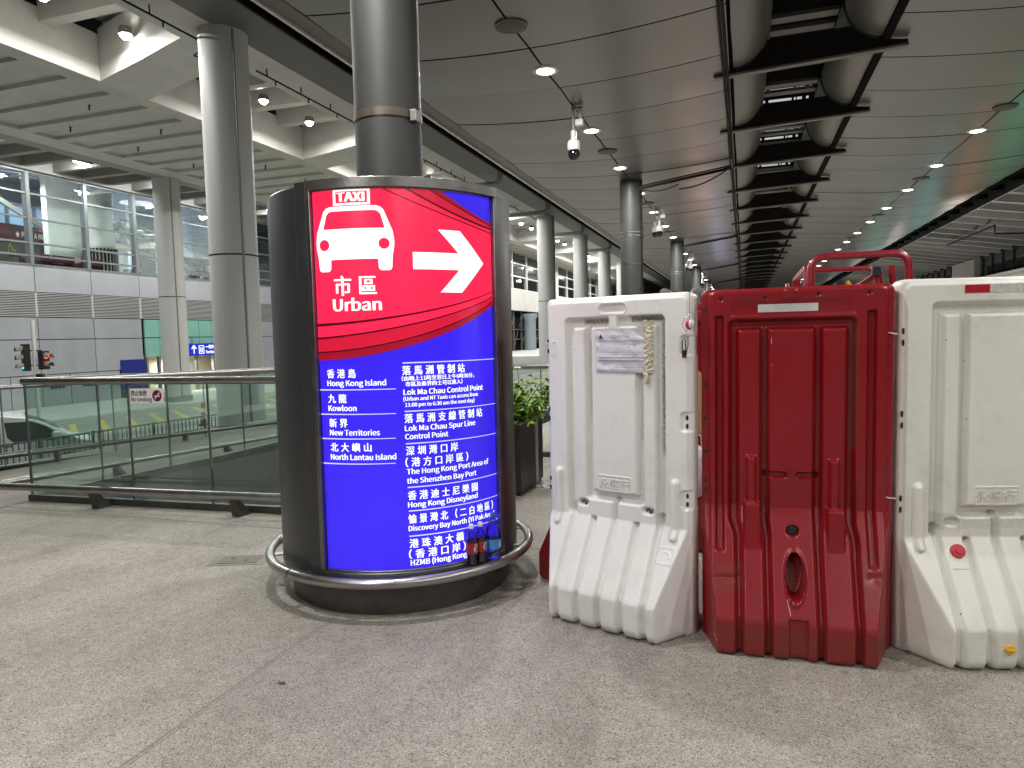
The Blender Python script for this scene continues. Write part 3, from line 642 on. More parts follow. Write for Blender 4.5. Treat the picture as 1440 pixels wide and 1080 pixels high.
# ------------------------------------------------------------------ road deck over the road (left)
ZS = 11.7
deck = thing('concrete_deck', 'pale coffered concrete deck above the road, lit from floodlights in its recess', 'deck', (-25, 30, ZS))
D0, D1 = -10, 190
mb = MB()
mb.box(-33.4, -23.6, D0, D1, ZS + .16, ZS + .4)
for k in range(110):
    y = D0 + 1.9 * k
    if y > D1 - 2: break
    mb.box(-33.4, -23.6, y, y + .62, ZS, ZS + .158)
mb.box(-24.3, -23.6, D0, D1, ZS - .002, ZS + .157); mb.box(-33.4, -32.1, D0, D1, ZS - .002, ZS + .157)
mb.build('coffered_soffit', 'concrete', deck, False, world=True)
mb = MB(); mb.box(-23.6, -23.45, D0, D1, ZS - .004, ZS + 1.75); mb.build('recess_face', 'concrete_light', deck, False, world=True)
mb = MB(); mb.box(-23.45, -17.3, D0, D1, ZS + 2.3, ZS + 2.5); mb.build('recess_top', 'concrete', deck, False, world=True)
mb = MB(); mb.box(-17.75, -16.1, D0, D1, ZS, ZS + 2.2); mb.build('column_strip', 'concrete', deck, False, world=True)
for k in range(60):
    y = 10.8 + 2.62 * (k - 7)
    if y > 140: break
    mb = MB(); mb.box(-23.44, -17.76, y, y + .5, ZS + 1.25, ZS + 2.29); mb.build('cross_beam', 'concrete', deck, False, world=True)
AY = [20.1 + 13.0 * k for k in range(0, 8)]
for i, y in enumerate([20.1 - 13.0] + AY):
    mb = MB(); poly = [(-23.44, y + .95), (-17.76, y - .95), (-17.76, y + 1.35), (-23.44, y + 3.25)]
    mb.prism(poly, lambda a, b, t: (a, b, t), ZS - .006, ZS + 1.95); mb.build('tongue', 'concrete_light', deck, False, world=True)
mb = MB()
mb.box(-34.3, -33.4, D0, 60, ZS - .003, ZS + .5)
for k in range(40):
    y = D0 + 1.9 * k; mb.box(-39.6, -34.3, y, y + .35, ZS + .35, ZS + .9)
mb.box(-39.6, -34.3, D0, 60, ZS + .9, ZS + 1.1); mb.box(-39.98, -39.6, D0, 60, ZS + .2, ZS + .9)
mb.build('edge_bay', 'concrete_dark', deck, False, world=True)
# unseen battens added in the bay to light the terminal wall
bt = None
for k in range(8):
    y = 8.5 + 5.7 * k; lab = f'{ORD[k]} added unseen batten between the bay beams, lighting the terminal wall'
    if bt is None:
        bt = thing('added_batten', lab, 'added batten light', (-36.6, y, ZS + .42), group='added battens lighting the terminal wall'); mb = MB(); mb.box(-.12, .12, -.6, .6, .06, .14); mb.build('housing', 'white_plastic', bt); mb = MB(); mb.cyl((0, -.58, .04), (0, .58, .04), .03, n=10); mb.build('tube', 'flood_lens', bt); BTS = [bt]
    else: BTS.append(dup(bt, (-36.6, y, ZS + .42), label=lab))
for t in BTS: area(t, (0, 0, -.02), .5, 330, (.97, .99, 1.0), rot=(0, R_(25), 0))
# girder along the near edge of the deck
gd = thing('edge_girder', 'dark box girder running along the near edge of the concrete deck', 'girder', (-15.2, 30, ZS))
mb = MB(); mb.box(-16.08, -14.35, D0, D1, ZS - .02, ZS + 1.5); mb.build('box_beam', 'girder', gd, False, world=True, bevel=.03)
mb = MB(); mb.box(-14.34, -14.25, D0, D1, ZS + .2, ZS + .28); mb.build('ledge', 'fin_edge', gd, False, world=True)
mb = MB(); mb.box(-14.3, -13.2, D0, D1, ZS + 1.5, ZS + 1.6); mb.box(-13.3, -13.2, D0, D1, ZS + 1.0, ZS + 2.2)
for k in range(60):
    y = D0 + 3.2 * k; mb.box(-14.34, -13.4, y, y + .18, ZS + .6, ZS + 1.49)
mb.build('gutter_bracket', 'dark', gd, False, world=True)
for k, y in enumerate((41, 52, 64, 78)):
    p = thing('drain_pipe', f'{ORD[k]} grey elbow pipe hanging below the dark girder, counting from the sign', 'pipe', (-14.9, y, ZS - 1), group='elbow pipes under the girder')
    mb = MB(); mb.tube([(-14.2, y, ZS + .8), (-14.2, y, ZS - .55), (-14.35, y, ZS - .75), (-14.55, y, ZS - .8), (-18.2, y, ZS - .8)], .17, 12); mb.build('elbow_pipe', 'slat', p, world=True)
# sprinkler pipes
sp = thing('sprinkler_pipe', 'thin dark sprinkler pipe under the strip between round column and girder', 'pipe', (-16.8, 20, 11.4))
mb = MB()
for a, b in ((8, 19.4), (21.8, 32.4), (34.8, 58)):
    mb.cyl((-16.85, a, 11.42), (-16.85, b, 11.42), .035, n=8)
    y = a + .6
    while y < b: mb.cyl((-16.85, y, 11.42), (-16.85, y, 11.69), .025, n=6); mb.cyl((-16.85, y + .5, 11.42), (-16.85, y + .5, 11.25), .03, n=6); y += 2.1
mb.tube([(-16.85, 19.4, 11.42), (-17.9, 19.9, 11.42), (-17.6, 20.9, 11.40)], .03, 6)
mb.build('pipe_run', 'pipe', sp, world=True)
sproto = None; q = 0
for x in (-26.2, -29.6):
    for k in range(9):
        y = 19.1 + 3.8 * k + (1.9 if x < -27 else 0); lab = f'small black sprinkler head under the coffered deck, {ORD[k]} of its {"near" if x > -27 else "far"} row'
        if sproto is None:
            sproto = thing('fire_sprinkler', lab, 'sprinkler', (x, y, ZS + .15), group='sprinkler heads under the deck'); mb = MB(); mb.cyl((0, 0, 0), (0, 0, -.38), .035, n=8); mb.cyl((0, 0, -.12), (0, 0, -.15), .10, n=12); mb.build('head', 'pipe', sproto)
        else: dup(sproto, (x, y, ZS + .15), label=lab)
# floodlights in the recess
fl0 = None; FL = []
for k in range(-2, 34):
    y = 19.75 if k == 0 else 23.5 + 3.5 * (k - 1) + .2
    if k == 1: continue
    lab = f'bright floodlight in the deck recess, {ORD[k]} in line beside the big round column' if k >= 0 else 'bright floodlight in the deck recess nearer than the big round column'
    loc = (-20.7, y, ZS + .78)
    if fl0 is None:
        fl0 = thing('floodlight', lab, 'floodlight', loc, group='floodlights in the deck recess')
        mb = MB(); mb.lathe([(.16, .28), (.2, .26), (.24, .02), (.24, 0), (.20, 0), (.18, .1)], n=24); mb.build('housing', 'slat', fl0)
        mb = MB(); mb.lathe([(0, -.17), (.10, -.14), (.17, -.06), (.195, .01)], n=24); mb.build('lens', 'flood_lens', fl0)
        t = fl0
    else: t = dup(fl0, loc, label=lab)
    if y < 130: FL.append(t)
for t in FL: area(t, (0, 0, -.20), .35, FLOOD_W, (1.0, .99, .95))
# deck columns
def big_col(name, loc, ztop, label, seam):
    c = thing('deck_column', label, 'column', loc, group='pale round columns under the deck')
    r = .77; mb = MB(); mb.lathe([(r, 0), (r, ztop - loc[2])], n=56); mb.build('shaft', 'column_light', c)
    for z in seam:
        mb = MB(); mb.lathe([(r + .001, z - loc[2]), (r + .006, z - loc[2]), (r + .006, z - loc[2] + .05), (r + .001, z - loc[2] + .05)], n=56, closed_prof=True); mb.build('seam', 'pipe', c)
    mb = MB(); mb.lathe([(r + .10, 0), (r + .10, .45), (r + .02, .5)], n=48); mb.build('plinth', 'slat', c)
    a = R_(62); mb = MB(); mb.box(r * math.sin(a) - .03, r * math.sin(a) + .03, -r * math.cos(a) - .03, -r * math.cos(a) + .03, .5, ztop - loc[2] - .1); mb.build('downpipe', 'slat', c)
    return c
bc = big_col('deck_column', (-16.25, 19.4, -2.2), 11.72, 'big pale round column nearest behind the glass railing', (4.42,))
for k, (x, y, lab) in enumerate(((-16.25, 39.0, 'pale round column hidden behind the taxi sign'), (-16.25, 58.6, 'pale round column between taxi sign and white barrier, widest of that row'), (-16.25, 72.0, 'second pale round column of the row between taxi sign and white barrier'), (-16.25, 85.2, 'third pale round column of the row between taxi sign and cabled column'), (-16.25, 98.4, 'fourth pale round column of the row beyond the taxi sign'), (-16.25, 111.6, 'farthest pale round column of the row beyond the taxi sign'))):
    if k: dup(bc, (x, y, -2.2), label=lab)
dup(bc, (-33.9, 34.7, -2.2), label='pale round column standing in front of the grey terminal wall')

# ------------------------------------------------------------------ terminal building
XW = -40.0
term = thing('terminal_building', 'grey panelled terminal with a tall glazed hall above its louvred wall', 'building', (XW, 30, -2.2))
W0, W1 = -8, 62
YM = [26.6 + 3.77 * k for k in range(-8, 10)]
def panels(z0, z1, step, name, m, gap=.05, ya=W0, yb=W1):
    mb = MB(); y = 26.7 - 8 * 3.77
    while y < yb:
        a, b = max(y, ya), min(y + step, yb)
        if b - a > .3: mb.box(XW - .2, XW + .02, a + gap / 2, b - gap / 2, z0 + gap / 2, z1 - gap / 2)
        y += step
    return mb.build(name, m, term, False, world=True)
panels(4.80, 6.40, 3.77, 'upper_wall_panel', 'wall_panel')
panels(1.98, 3.32, 3.77, 'wall_panel', 'wall_panel2', yb=38.2); panels(-.15, 1.98, 3.77, 'wall_panel', 'wall_panel2', yb=38.2); panels(-2.1, -.15, 1.885, 'wall_panel', 'wall_panel2', yb=36)
panels(1.98, 3.32, 3.77, 'wall_panel', 'wall_panel2', ya=47.3); panels(-2.1, 1.98, 3.77, 'wall_panel', 'wall_panel2', ya=47.3)
mb = MB(); mb.box(XW - .5, XW - .21, W0, 38.15, -2.2, 6.3); mb.box(XW - .5, XW - .21, 47.35, W1, -2.2, 6.3); mb.box(XW - .5, XW - .21, 38.15, 47.35, .72, 6.3); mb.build('wall_backing', 'dark', term, False, world=True)
mb = MB()
for k in range(15):
    z = 3.36 + .098 * k; mb.add([(XW + .02, W0, z), (XW + .02, W1, z), (XW - .12, W1, z + .045), (XW - .12, W0, z + .045), (XW + .02, W0, z + .035), (XW + .02, W1, z + .035), (XW - .12, W1, z + .06), (XW - .12, W0, z + .06)], [(0, 1, 2, 3), (4, 7, 6, 5), (0, 4, 5, 1), (1, 5, 6, 2), (2, 6, 7, 3), (3, 7, 4, 0)])
for y in YM: mb.box(XW - .1, XW + .03, y + .05, y + .15, 3.34, 4.79)
mb.build('louvre', 'louvre', term, False, world=True)
mb = MB()
for y in YM: mb.box(XW - .28, XW + .10, y - .11, y + .11, 6.42, 11.95)
for z in (6.42, 6.95, 7.7, 9.15, 10.6, 11.85): mb.box(XW - .10, XW + .06, W0, W1, z - .05, z + .05)
mb.build('window_frame', 'mullion', term, False, world=True)
mb = MB(); mb.box(XW - .02, XW - .005, W0, W1, 6.45, 11.85); mb.build('glazing', 'glass_win', term, False, world=True)
# green glass over the doors
mb = MB()
for k in range(7):
    y = 38.22 + 1.29 * k
    for z0, z1 in ((2.03, 3.28), (.66, 1.97)): mb.box(XW - .1, XW + .03, y + .02, y + 1.26, z0, z1)
mb.build('green_glass', 'glass_green', term, False, world=True)
mb = MB(); mb.box(XW - 2.5, XW - 2.4, 38.2, 47.3, -2.2, .62); mb.box(XW - 2.4, XW - .2, 38.2, 47.3, .63, .7); mb.build('lobby_wall', 'cream', term, False, world=True)
mb = MB()
for y in (38.3, 39.4, 41.2, 43.0, 44.8, 46.6, 47.2): mb.box(XW - .15, XW + .06, y - .09, y + .09, -2.05, .64)
mb.build('door_frame', 'mullion', term, False, world=True)
mb = MB(); mb.box(XW - 2.39, XW - 2.33, 39.7, 40.3, -1.6, .3); mb.box(XW - 2.39, XW - 2.33, 43.4, 44.2, -1.9, .1); mb.build('lobby_panel', 'mullion', term, False, world=True)
mb = MB(); mb.cyl((XW - 2.38, 44.9, -.3), (XW - 2.3, 44.9, -.3), .42, n=20); mb.build('round_vent', 'wall_panel', term, world=True)
area(term, (-1.2, 12.8, 2.5), 1.2, 420, (1, .92, .75))
mb = MB(); mb.box(XW + .03, XW + .07, 36.05, 38.1, -1.7, .52); mb.build('poster', 'poster_blue', term, False, world=True)
mb = MB()
for ya in (31.0, 33.2):
    for i in range(4):
        for j in range(2): mb.box(XW + .021, XW + .05, ya + i * .25, ya + i * .25 + .16, -.75 - j * .28, -.62 - j * .28)
mb.build('vent_holes', 'pipe', term, False, world=True)
mb = MB(); mb.box(XW + .05, XW + .07, 31.9, 32.3, -.75, -.5); mb.build('notice_plate', 'white_plastic', term, False, world=True)
# interior of the hall
hx = XW - 14
mb = MB(); mb.box(hx, XW - .3, W0, W1, 6.1, 6.3); mb.build('hall_floor', 'cream', term, False, world=True)
mb = MB(); mb.add([(XW - .3, W0, 12.9), (XW - .3, W1, 12.9), (XW - 30, W1, 18.0), (XW - 30, W0, 18.0)], [(0, 1, 2, 3)]); mb.build('hall_ceiling', 'hall_ceiling', term, False, world=True)
mb = MB(); mb.box(XW - 30, XW - 29.8, W0, W1, 6.1, 18); mb.build('hall_back_wall', 'hall_white', term, False, world=True)
mb = MB(); mb.box(XW - 6.5, XW - 6, 36.3, 39.3, 6.3, 14.4); mb.build('hall_pier', 'hall_white', term, False, world=True)
mb = MB(); mb.box(XW - 16, XW - 13, 44, 61, 6.3, 15.5); mb.box(XW - 11, XW - 10, 47.5, 49.5, 6.3, 13.8); mb.box(XW - 9, XW - 7, 53, 56, 6.3, 13.8); mb.build('hall_partition', mat('hall_grey', (.40, .44, .42), .5, 0, .1, .5), term, False, world=True)
mb = MB(); mb.lathe([(.95, 0), (.95, 3.4), (.90, 3.45), (.90, 6.5)], (XW - 5.0, 39.6, 6.3), n=40); hc = mb.build('hall_column', 'hall_white', term, world=True)
mb = MB()
for i in range(22):
    a = R_(-150 + i * 14); mb.box(XW - 5 + 1.0 * math.sin(a) - .05, XW - 5 + 1.0 * math.sin(a) + .05, 39.6 - 1.0 * math.cos(a) - .05, 39.6 - 1.0 * math.cos(a) + .05, 6.6, 8.6)
mb.lathe([(.97, 2.0), (1.06, 2.0), (1.06, 2.12), (.97, 2.12)], (XW - 5, 39.6, 6.3), n=30, closed_prof=True)
mb.build('striped_guard', 'black', term, False, world=True)
mb = MB(); mb.box(XW - 9.2, XW - 8.8, 20, 39.5, 9.0, 10.2); mb.build('shop_fascia', 'maroon', term, False, world=True)
mb = text_mb([('★ PRET A MANGER', 36.0, 39.1, 9.35, .40)], lambda a, b: (XW - 8.78, a, b), .0); mb.build('shop_lettering', mat('cream_letter', (.75, .70, .60), .4), term, False, world=True)
mb = MB(); mb.box(XW - 9.3, XW - 8.9, 20, 39.5, 6.3, 8.99); mb.build('shop_counter', mat('shop_dark', (.05, .045, .04), .4), term, False, world=True)
mb = MB()
for y in (22.5, 25.2, 28, 30.8, 33.4, 35.6, 37.6): mb.box(XW - 9.1, XW - 8.75, y - .05, y + .05, 10.2, 11.7)
for z in (11.6,): mb.box(XW - 9.1, XW - 8.75, 20, 39.5, z, z + .12)
mb.build('mezzanine_frame', 'mullion', term, False, world=True)
mb = MB(); mb.box(XW - 9.12, XW - 9.08, 20, 39.5, 10.2, 11.6); mb.build('mezzanine_glass', emat('lit_blue_window', (.35, .55, .80), .55), term, False, world=True)
mb = MB()
for k in range(9):
    y0 = 18 + 3.4 * k; mb.bar((XW - 7, y0, 14.0), (XW - 20, y0 + 5, 16.3), .18, .3); mb.bar((XW - 7, y0 + 3.2, 14.0), (XW - 20, y0 - 2, 16.3), .12, .2)
mb.bar((XW - 8.5, 33.5, 12.4), (XW - 7.0, 37.4, 9.6), .3, .3); mb.build('hall_truss', 'slat', term, False, world=True)
ml = MB()
for i in range(5):
    for k in range(9): ml.cyl((XW - 5 - i * 4, 19 + 3 * k, 13.55 + i * .69), (XW - 5 - i * 4, 19 + 3 * k, 13.50 + i * .69), .16, n=10)
ml.build('hall_light', 'lens', term, world=True)
for y in (14, 24, 34, 44, 54):
    area(term, (-6, y - 30, 15.0), 2.5, 420, (.95, .98, .97)); area(term, (-16, y - 30, 16.6), 2.5, 500, (.88, .92, 1.0)); area(term, (-11, y - 30, 10.0), 2.5, 800, (.80, .82, 1.0), rot=(PI, 0, 0))  # the bluish lamps facing up are added to brighten the hall ceiling
# second block further down the road
b2 = thing('office_block', 'white block with gridded dark windows further down the road beyond the taxi sign', 'building', (-27, 62, -.4))
mb = MB(); mb.box(-27.8, -27.2, 62.3, 260, -.4, 24); mb.build('dark_recess_sheet', 'dark', b2, False, world=True)  # near-black sheet paints in the darkness of the ground-floor recess
for i in range(4):
    for j in range(6): mb = MB(); mb.box(-40 + 3.05 * i + .03, -40 + 3.05 * (i + 1) - .03, 62, 62.2, -2.2 + 2.4 * j + .03, -2.2 + 2.4 * (j + 1) - .03); mb.build('wall_panel', 'wall_panel', b2, False, world=True)
mb = MB(); mb.box(-40, -27.81, 62.21, 260, -2.2, 24); mb.build('wall', 'wall_panel2', b2, False, world=True)
mb = MB(); mb.box(-27.2, -27, 62, 260, 12.3, 24); mb.box(-27.2, -26.5, 62, 260, 4.6, 7.2); mb.build('facade_band', 'concrete_light', b2, False, world=True)
wy = 63.5
while wy < 230:
    mb = MB(); mb.box(-27.19, -27.12, wy, wy + 30, 7.25, 12.25); p = mb.build('window', 'glass_dark', b2, False, world=True)
    mb = MB()
    for k in range(6): mb.box(-27.11, -26.9, wy + 6 * k - .16, wy + 6 * k + .16, 7.25, 12.25)
    for z in (7.3, 8.9, 10.5, 12.15): mb.box(-27.11, -26.95, wy, wy + 30, z - .08, z + .08)
    f = mb.build('frame', 'white_plastic', p, False, world=False); f.location = (27, -62, .4); wy += 40
    mb = MB(); mb.box(-27.2, -26.92, wy - 10, wy, 7.21, 12.29); mb.build('facade_pier', 'concrete_light', b2, False, world=True)
mb = MB()
for (y, z) in ((78, 9.6), (84.5, 8.4), (101, 9.2)): mb = MB(); mb.sphere((-26.95, y, z), .28, sc=(.25, 1.6, .6)); mb.build('lit_lamp', 'warm_lamp', b2, world=True)

M['blue_pier'] = mat('blue_grey_pier', (.30, .36, .40), .5)
for k in range(8): mb = MB(); mb.lathe([(.75, 0), (.75, 3.8), (1.0, 4.2), (1.0, 4.55)], (-25.6, 70 + 14 * k, -.35), n=24); mb.build('pier', 'blue_pier', b2, world=True)
mb = MB()
for k in range(40):
    y = 63 + 3.1 * k; mb.box(-27.1, -26.9, y, y + .16, -.3, 4.5); mb.bar((-26.95, y, 0), (-26.95, y + 2.6, 3.2), .06, .06)
mb.box(-27.05, -26.85, 62, 180, 1.0, 1.1); mb.box(-27.05, -26.85, 62, 180, 2.2, 2.3); mb.build('shopfront_frame', 'slat', b2, False, world=True)

# ------------------------------------------------------------------ things at the terminal
sb = thing('overhead_sign', 'blue lit direction sign above the terminal doors between two pale columns', 'sign', (XW + .3, 43.8, 1.05))
mb = MB(); mb.box(XW + .22, XW + .4, 41.9, 45.6, .58, 1.52); bd_ = mb.build('sign_box', 'sign_blue', sb, False, world=True, bevel=.02)
mb = text_mb([('一號客運大樓', 43.55, 45.45, 1.06, .34), ('Terminal 1', 43.55, 44.75, .74, .2)], lambda a, b: (XW + .41, a, b), .015); mb.build('lettering', 'sign_white', sb, False, world=True)
mb = MB()
for a, b in (((42.35, .75), (42.35, 1.35)), ((42.12, 1.12), (42.36, 1.37)), ((42.58, 1.12), (42.34, 1.37))): mb.bar((XW + .412, a[0], a[1]), (XW + .412, b[0], b[1]), .012, .09)
for y0, y1, z0, z1 in ((42.85, 43.4, 1.3, 1.36), (42.85, 43.4, .72, .78), (42.85, 42.91, .78, 1.3), (43.34, 43.4, .78, 1.3), (43.0, 43.08, .84, 1.2), (43.16, 43.24, .84, 1.2)): mb.box(XW + .402, XW + .415, y0, y1, z0, z1)
mb.build('arrow_and_symbol', 'sign_white', sb, False, world=True)
mb = MB()
for y in (42.3, 45.2): mb.box(XW + .28, XW + .34, y - .03, y + .03, 1.52, 2.0)
mb.build('hanger', 'mullion', sb, False, world=True)
# escalator
es = thing('escalator', 'white trussed escalator climbing inside the glazed hall', 'escalator', (XW - 5, 47, 6.3))
P0, P1 = Vector((XW - 4.6, 40.4, 10.1)), Vector((XW - 4.6, 52.5, 7.4))
d = (P1 - P0); mb = MB()
mb.bar(P0, P1, 1.1, .18); mb.bar(P0 + Vector((0, 0, -.9)), P1 + Vector((0, 0, -.9)), 1.1, .12)
for i in range(13):
    a = P0 + d * (i / 13); b = P0 + d * ((i + 1) / 13); mb.bar(a + Vector((.5, 0, 0)), b + Vector((.5, 0, -.9)), .07, .07); mb.bar(a + Vector((.5, 0, -.9)), a + Vector((.5, 0, 0)), .07, .07)
mb.build('truss', 'white_plastic', es, False, world=True)
mb = MB()
for i in range(16): mb.sphere(P0 + d * (i / 40) + Vector((.2 * (i % 2), 0, .35 + .12 * (i % 3))), .30, 10, 6)
mb.tube([P0 + Vector((.55, 0, .9)), P0 + d * .5 + Vector((.55, 0, .9)), P1 + Vector((.55, 0, .9))], .06, 8); mb.build('balustrade', 'hall_white', es, world=True)
# trolleys
tp = None
for k, (y, lab) in enumerate(((38.9, 'white baggage trolley beside the striped guard in the hall'), (44.9, 'baggage trolley under the escalator'), (46.4, 'baggage trolley behind the glazing, farthest past the escalator'))):
    if tp is None:
        tp = thing('baggage_trolley', lab, 'trolley', (XW - 1.6, y, 6.3), group='baggage trolleys in the hall')
        mb = MB(); mb.tube([(.0, -.4, .25), (0, .4, .25)], .05, 8); mb.tube([(-.3, -.5, .2), (-.3, .5, .2), (.3, .5, .2), (.3, -.5, .2)], .04, 8, closed=True); mb.tube([(-.3, .5, .2), (-.3, .62, 1.0), (.3, .62, 1.0), (.3, .5, .2)], .04, 8); mb.box(-.28, .28, -.4, .4, .28, .6); mb.build('frame', 'chrome', tp)
        for sx, sy in ((-.3, .4), (.3, .4), (0, -.5)): mb = MB(); mb.cyl((sx - .03, sy, .1), (sx + .03, sy, .1), .1, n=12); mb.build('wheel', 'rubber', tp)
    else: dup(tp, (XW - 1.6, y, 6.3), rz=.5 * k, label=lab)
# sofas by the window
so = None
for k, (y, lab) in enumerate(((31.6, 'dark sofa at the glazing beside the seated person'), (33.2, 'dark sofa at the glazing in front of the pale pier'), (35.2, 'dark sofa at the glazing beside the striped column guard'))):
    if so is None:
        so = thing('sofa', lab, 'sofa', (XW - 1.3, y, 6.3), group='sofas along the glazing')
        mb = MB(); mb.box(-.4, .4, -.75, .75, .12, .45); mb.build('seat', 'sofa', so, bevel=.06); mb = MB(); mb.box(.25, .45, -.75, .75, .46, .95); mb.build('backrest', 'sofa', so, bevel=.08)
        for s in (-1, 1): mb = MB(); mb.box(-.4, .24, s * .66 - .1, s * .66 + .1, .46, .66); mb.build('armrest', 'sofa', so, bevel=.05)
    else: dup(so, (XW - 1.3, y, 6.3), label=lab)
# people (skin meshes)
def person(loc, rz, joints, edges, radii, label, parts):
    me = bpy.data.meshes.new('person'); me.from_pydata(joints, edges, []); o = bpy.data.objects.new('person', me); COL.objects.link(o)
    m = o.modifiers.new('skin', 'SKIN'); sv = me.skin_vertices[0].data if me.skin_vertices else None
    if sv is None:
        me.attributes; bm = bmesh.new(); bm.from_mesh(me); bm.verts.layers.skin.verify(); bm.to_mesh(me); bm.free(); sv = me.skin_vertices[0].data
    for i, r in enumerate(radii): sv[i].radius = (r, r * .85)
    sv[0].use_root = True
    ss = o.modifiers.new('sub', 'SUBSURF'); ss.levels = 1; ss.render_levels = 1
    dg = bpy.context.evaluated_depsgraph_get(); dg.update(); me2 = bpy.data.meshes.new_from_object(o.evaluated_get(dg)); bpy.data.objects.remove(o)
    o = bpy.data.objects.new('person', me2); COL.objects.link(o); o.location = loc; o.rotation_euler = (0, 0, rz)
    for mm in parts: me2.materials.append(M[mm])
    me2.polygons.foreach_set('use_smooth', [True] * len(me2.polygons)); return o
J = [(0, 0, .55), (0, .02, .85), (0, .03, 1.08), (0, -.02, 1.22), (0, -.05, 1.34), (-.2, .02, 1.05), (-.27, -.08, .80), (-.18, -.30, .74), (.2, .02, 1.05), (.27, -.08, .80), (.18, -.30, .74), (-.1, -.02, .52), (-.13, -.45, .50), (-.13, -.47, .08), (-.13, -.60, .04), (.1, -.02, .52), (.13, -.45, .50), (.13, -.47, .08), (.13, -.60, .04)]
E_ = [(0, 1), (1, 2), (2, 3), (3, 4), (2, 5), (5, 6), (6, 7), (2, 8), (8, 9), (9, 10), (0, 11), (11, 12), (12, 13), (13, 14), (0, 15), (15, 16), (16, 17), (17, 18)]
Rr = [.16, .15, .15, .06, .11, .075, .055, .04, .075, .055, .04, .1, .075, .05, .045, .1, .075, .05, .045]
def colour_person(o, shirt, hair_z, neck, trouser_z):
    me = o.data
    for p in me.polygons:
        z = p.center.z; y = p.center.y
        p.material_index = 2 if z > neck else (1 if (z < trouser_z or (y < -.3 and z < .66)) else 0)
    return o
pz = person((XW - 1.75, 30.45, 6.56), PI * .85, J, E_, Rr, '', ['shirt_green', 'trouser', 'skin']); colour_person(pz, 0, 0, 1.17, .60)
tag(pz, 'person in a green top with dark hair seated at the terminal glazing', 'person')
mb = MB(); mb.sphere((0, -.02, 1.40), .125, 14, 10, (1, 1.05, .95)); mb.build('hair', 'hair', pz)
Js = [(0, 0, .95), (0, 0, 1.2), (0, 0, 1.42), (0, -.01, 1.52), (0, -.03, 1.64), (-.19, 0, 1.40), (-.25, -.03, 1.12), (-.22, -.16, .92), (.19, 0, 1.40), (.25, -.03, 1.12), (.24, -.10, .88), (-.1, 0, .9), (-.11, -.02, .48), (-.11, .02, .07), (-.11, -.13, .04), (.1, 0, .9), (.11, -.04, .48), (.11, 0, .07), (.11, -.15, .04)]
p2 = person((-39.0, 51.0, 6.36), .6, Js, E_, Rr, '', ['shirt_cream', 'trouser', 'skin']); colour_person(p2, 0, 0, 1.48, .92)
p2.location = (XW - 1.4, 52.2, 6.36); tag(p2, 'person in a cream top standing behind the glazing at the edge of the sign', 'person')
mb = MB(); mb.sphere((0, .0, 1.69), .115, 14, 10, (1, 1.05, .95)); mb.build('hair', 'hair', p2)

# ------------------------------------------------------------------ road furniture
YAW = R_(18.54); RX = Vector((math.cos(YAW), math.sin(YAW), 0)); FX = Vector((-math.sin(YAW), math.cos(YAW), 0))
tl = thing('traffic_light', 'grey post with two black traffic signal heads, one green and one red', 'traffic light', (-27.2, 20.5, -2.2), YAW)
mb = MB(); mb.cyl((0, 0, 0), (0, 0, 4.85), .075, n=16); mb.build('pole', 'louvre', tl)
def head(x0, rz, lamps, name, z0):
    h = MB(); hh = .34 * len(lamps) + .08
    c, s = math.cos(rz), math.sin(rz); f = lambda a, b, z: (x0 + a * c - b * s, a * s + b * c, z)
    h.prism([(-.17, -.12), (.17, -.12), (.17, .12), (-.17, .12)], lambda a, b, t: f(a, b, t), z0, z0 + hh); ho = h.build('signal_head', 'black', tl, False, bevel=.02)
    for i, mm in enumerate(lamps):
        zc = z0 + hh - .21 - .34 * i
        q = MB(); q.cyl(f(0, -.121, zc), f(0, -.135, zc), .12, n=20); q.build('lamp', mm, ho)
        q = MB(); vs = []
        for k in range(13):
            a = R_(-20 + 220 * k / 12)
            for b in (-.12, -.36): vs.append(f(.135 * math.cos(a), b, zc + .135 * math.sin(a) - (.05 if b < -.2 else 0)))
        q.add(vs, [(2 * k, 2 * k + 1, 2 * k + 3, 2 * k + 2) for k in range(12)]); vo = q.build('visor', 'visor', ho)
head(-.36, R_(-38), ['sig_off', 'sig_off', 'sig_green'], 'l', 2.80); head(.36, R_(78), ['sig_red', 'sig_off'], 'r', 2.85)
mb = MB(); mb.box(.04, .3, -.1, .1, 2.35, 2.68); mb.build('push_box', 'black', tl, False, bevel=.02)
mb = MB()
for z in (3.0, 3.6): mb.box(-.3, .3, -.02, .02, z, z + .04)
mb.build('bracket', 'pipe', tl, False)
# van
van = thing('van', 'silver grey van parked on the road behind the pedestrian fence', 'van', (0, 0, 0), R_(57))
vp = Vector((0, 0, 1.6)) + 20.3 * (Vector((-.31709545, .94576017, -.07062699)) + Vector((.94839362, .3162234, -.0235)) * ((146 - 720) / 975)); van.location = (vp.x, vp.y, -2.2); van.scale = (1.12, 1.12, 1.08)
VP = [(0, .42), (.02, .62), (-.05, .80), (-.30, .96), (-.62, 1.05), (-.98, 1.30), (-1.40, 1.56), (-1.75, 1.70), (-2.2, 1.78), (-3.4, 1.80), (-4.45, 1.76), (-4.60, 1.60), (-4.68, .9), (-4.68, .40), (-4.55, .28), (-4.22, .28), (-4.15, .5), (-3.95, .66), (-3.72, .70), (-3.5, .66), (-3.3, .5), (-3.24, .28), (-1.32, .28), (-1.26, .5), (-1.06, .66), (-.84, .70), (-.62, .66), (-.42, .5), (-.36, .28), (-.08, .28)]
mb = MB(); mb.prism(VP, lambda a, b, t: (a, t + (.10 * max(0, b - 1.0) * (1 if t < 1 else -1)), b), 0.0, 1.80); vb = mb.build('body', 'van_paint', van, False, bevel=.05, segs=3)
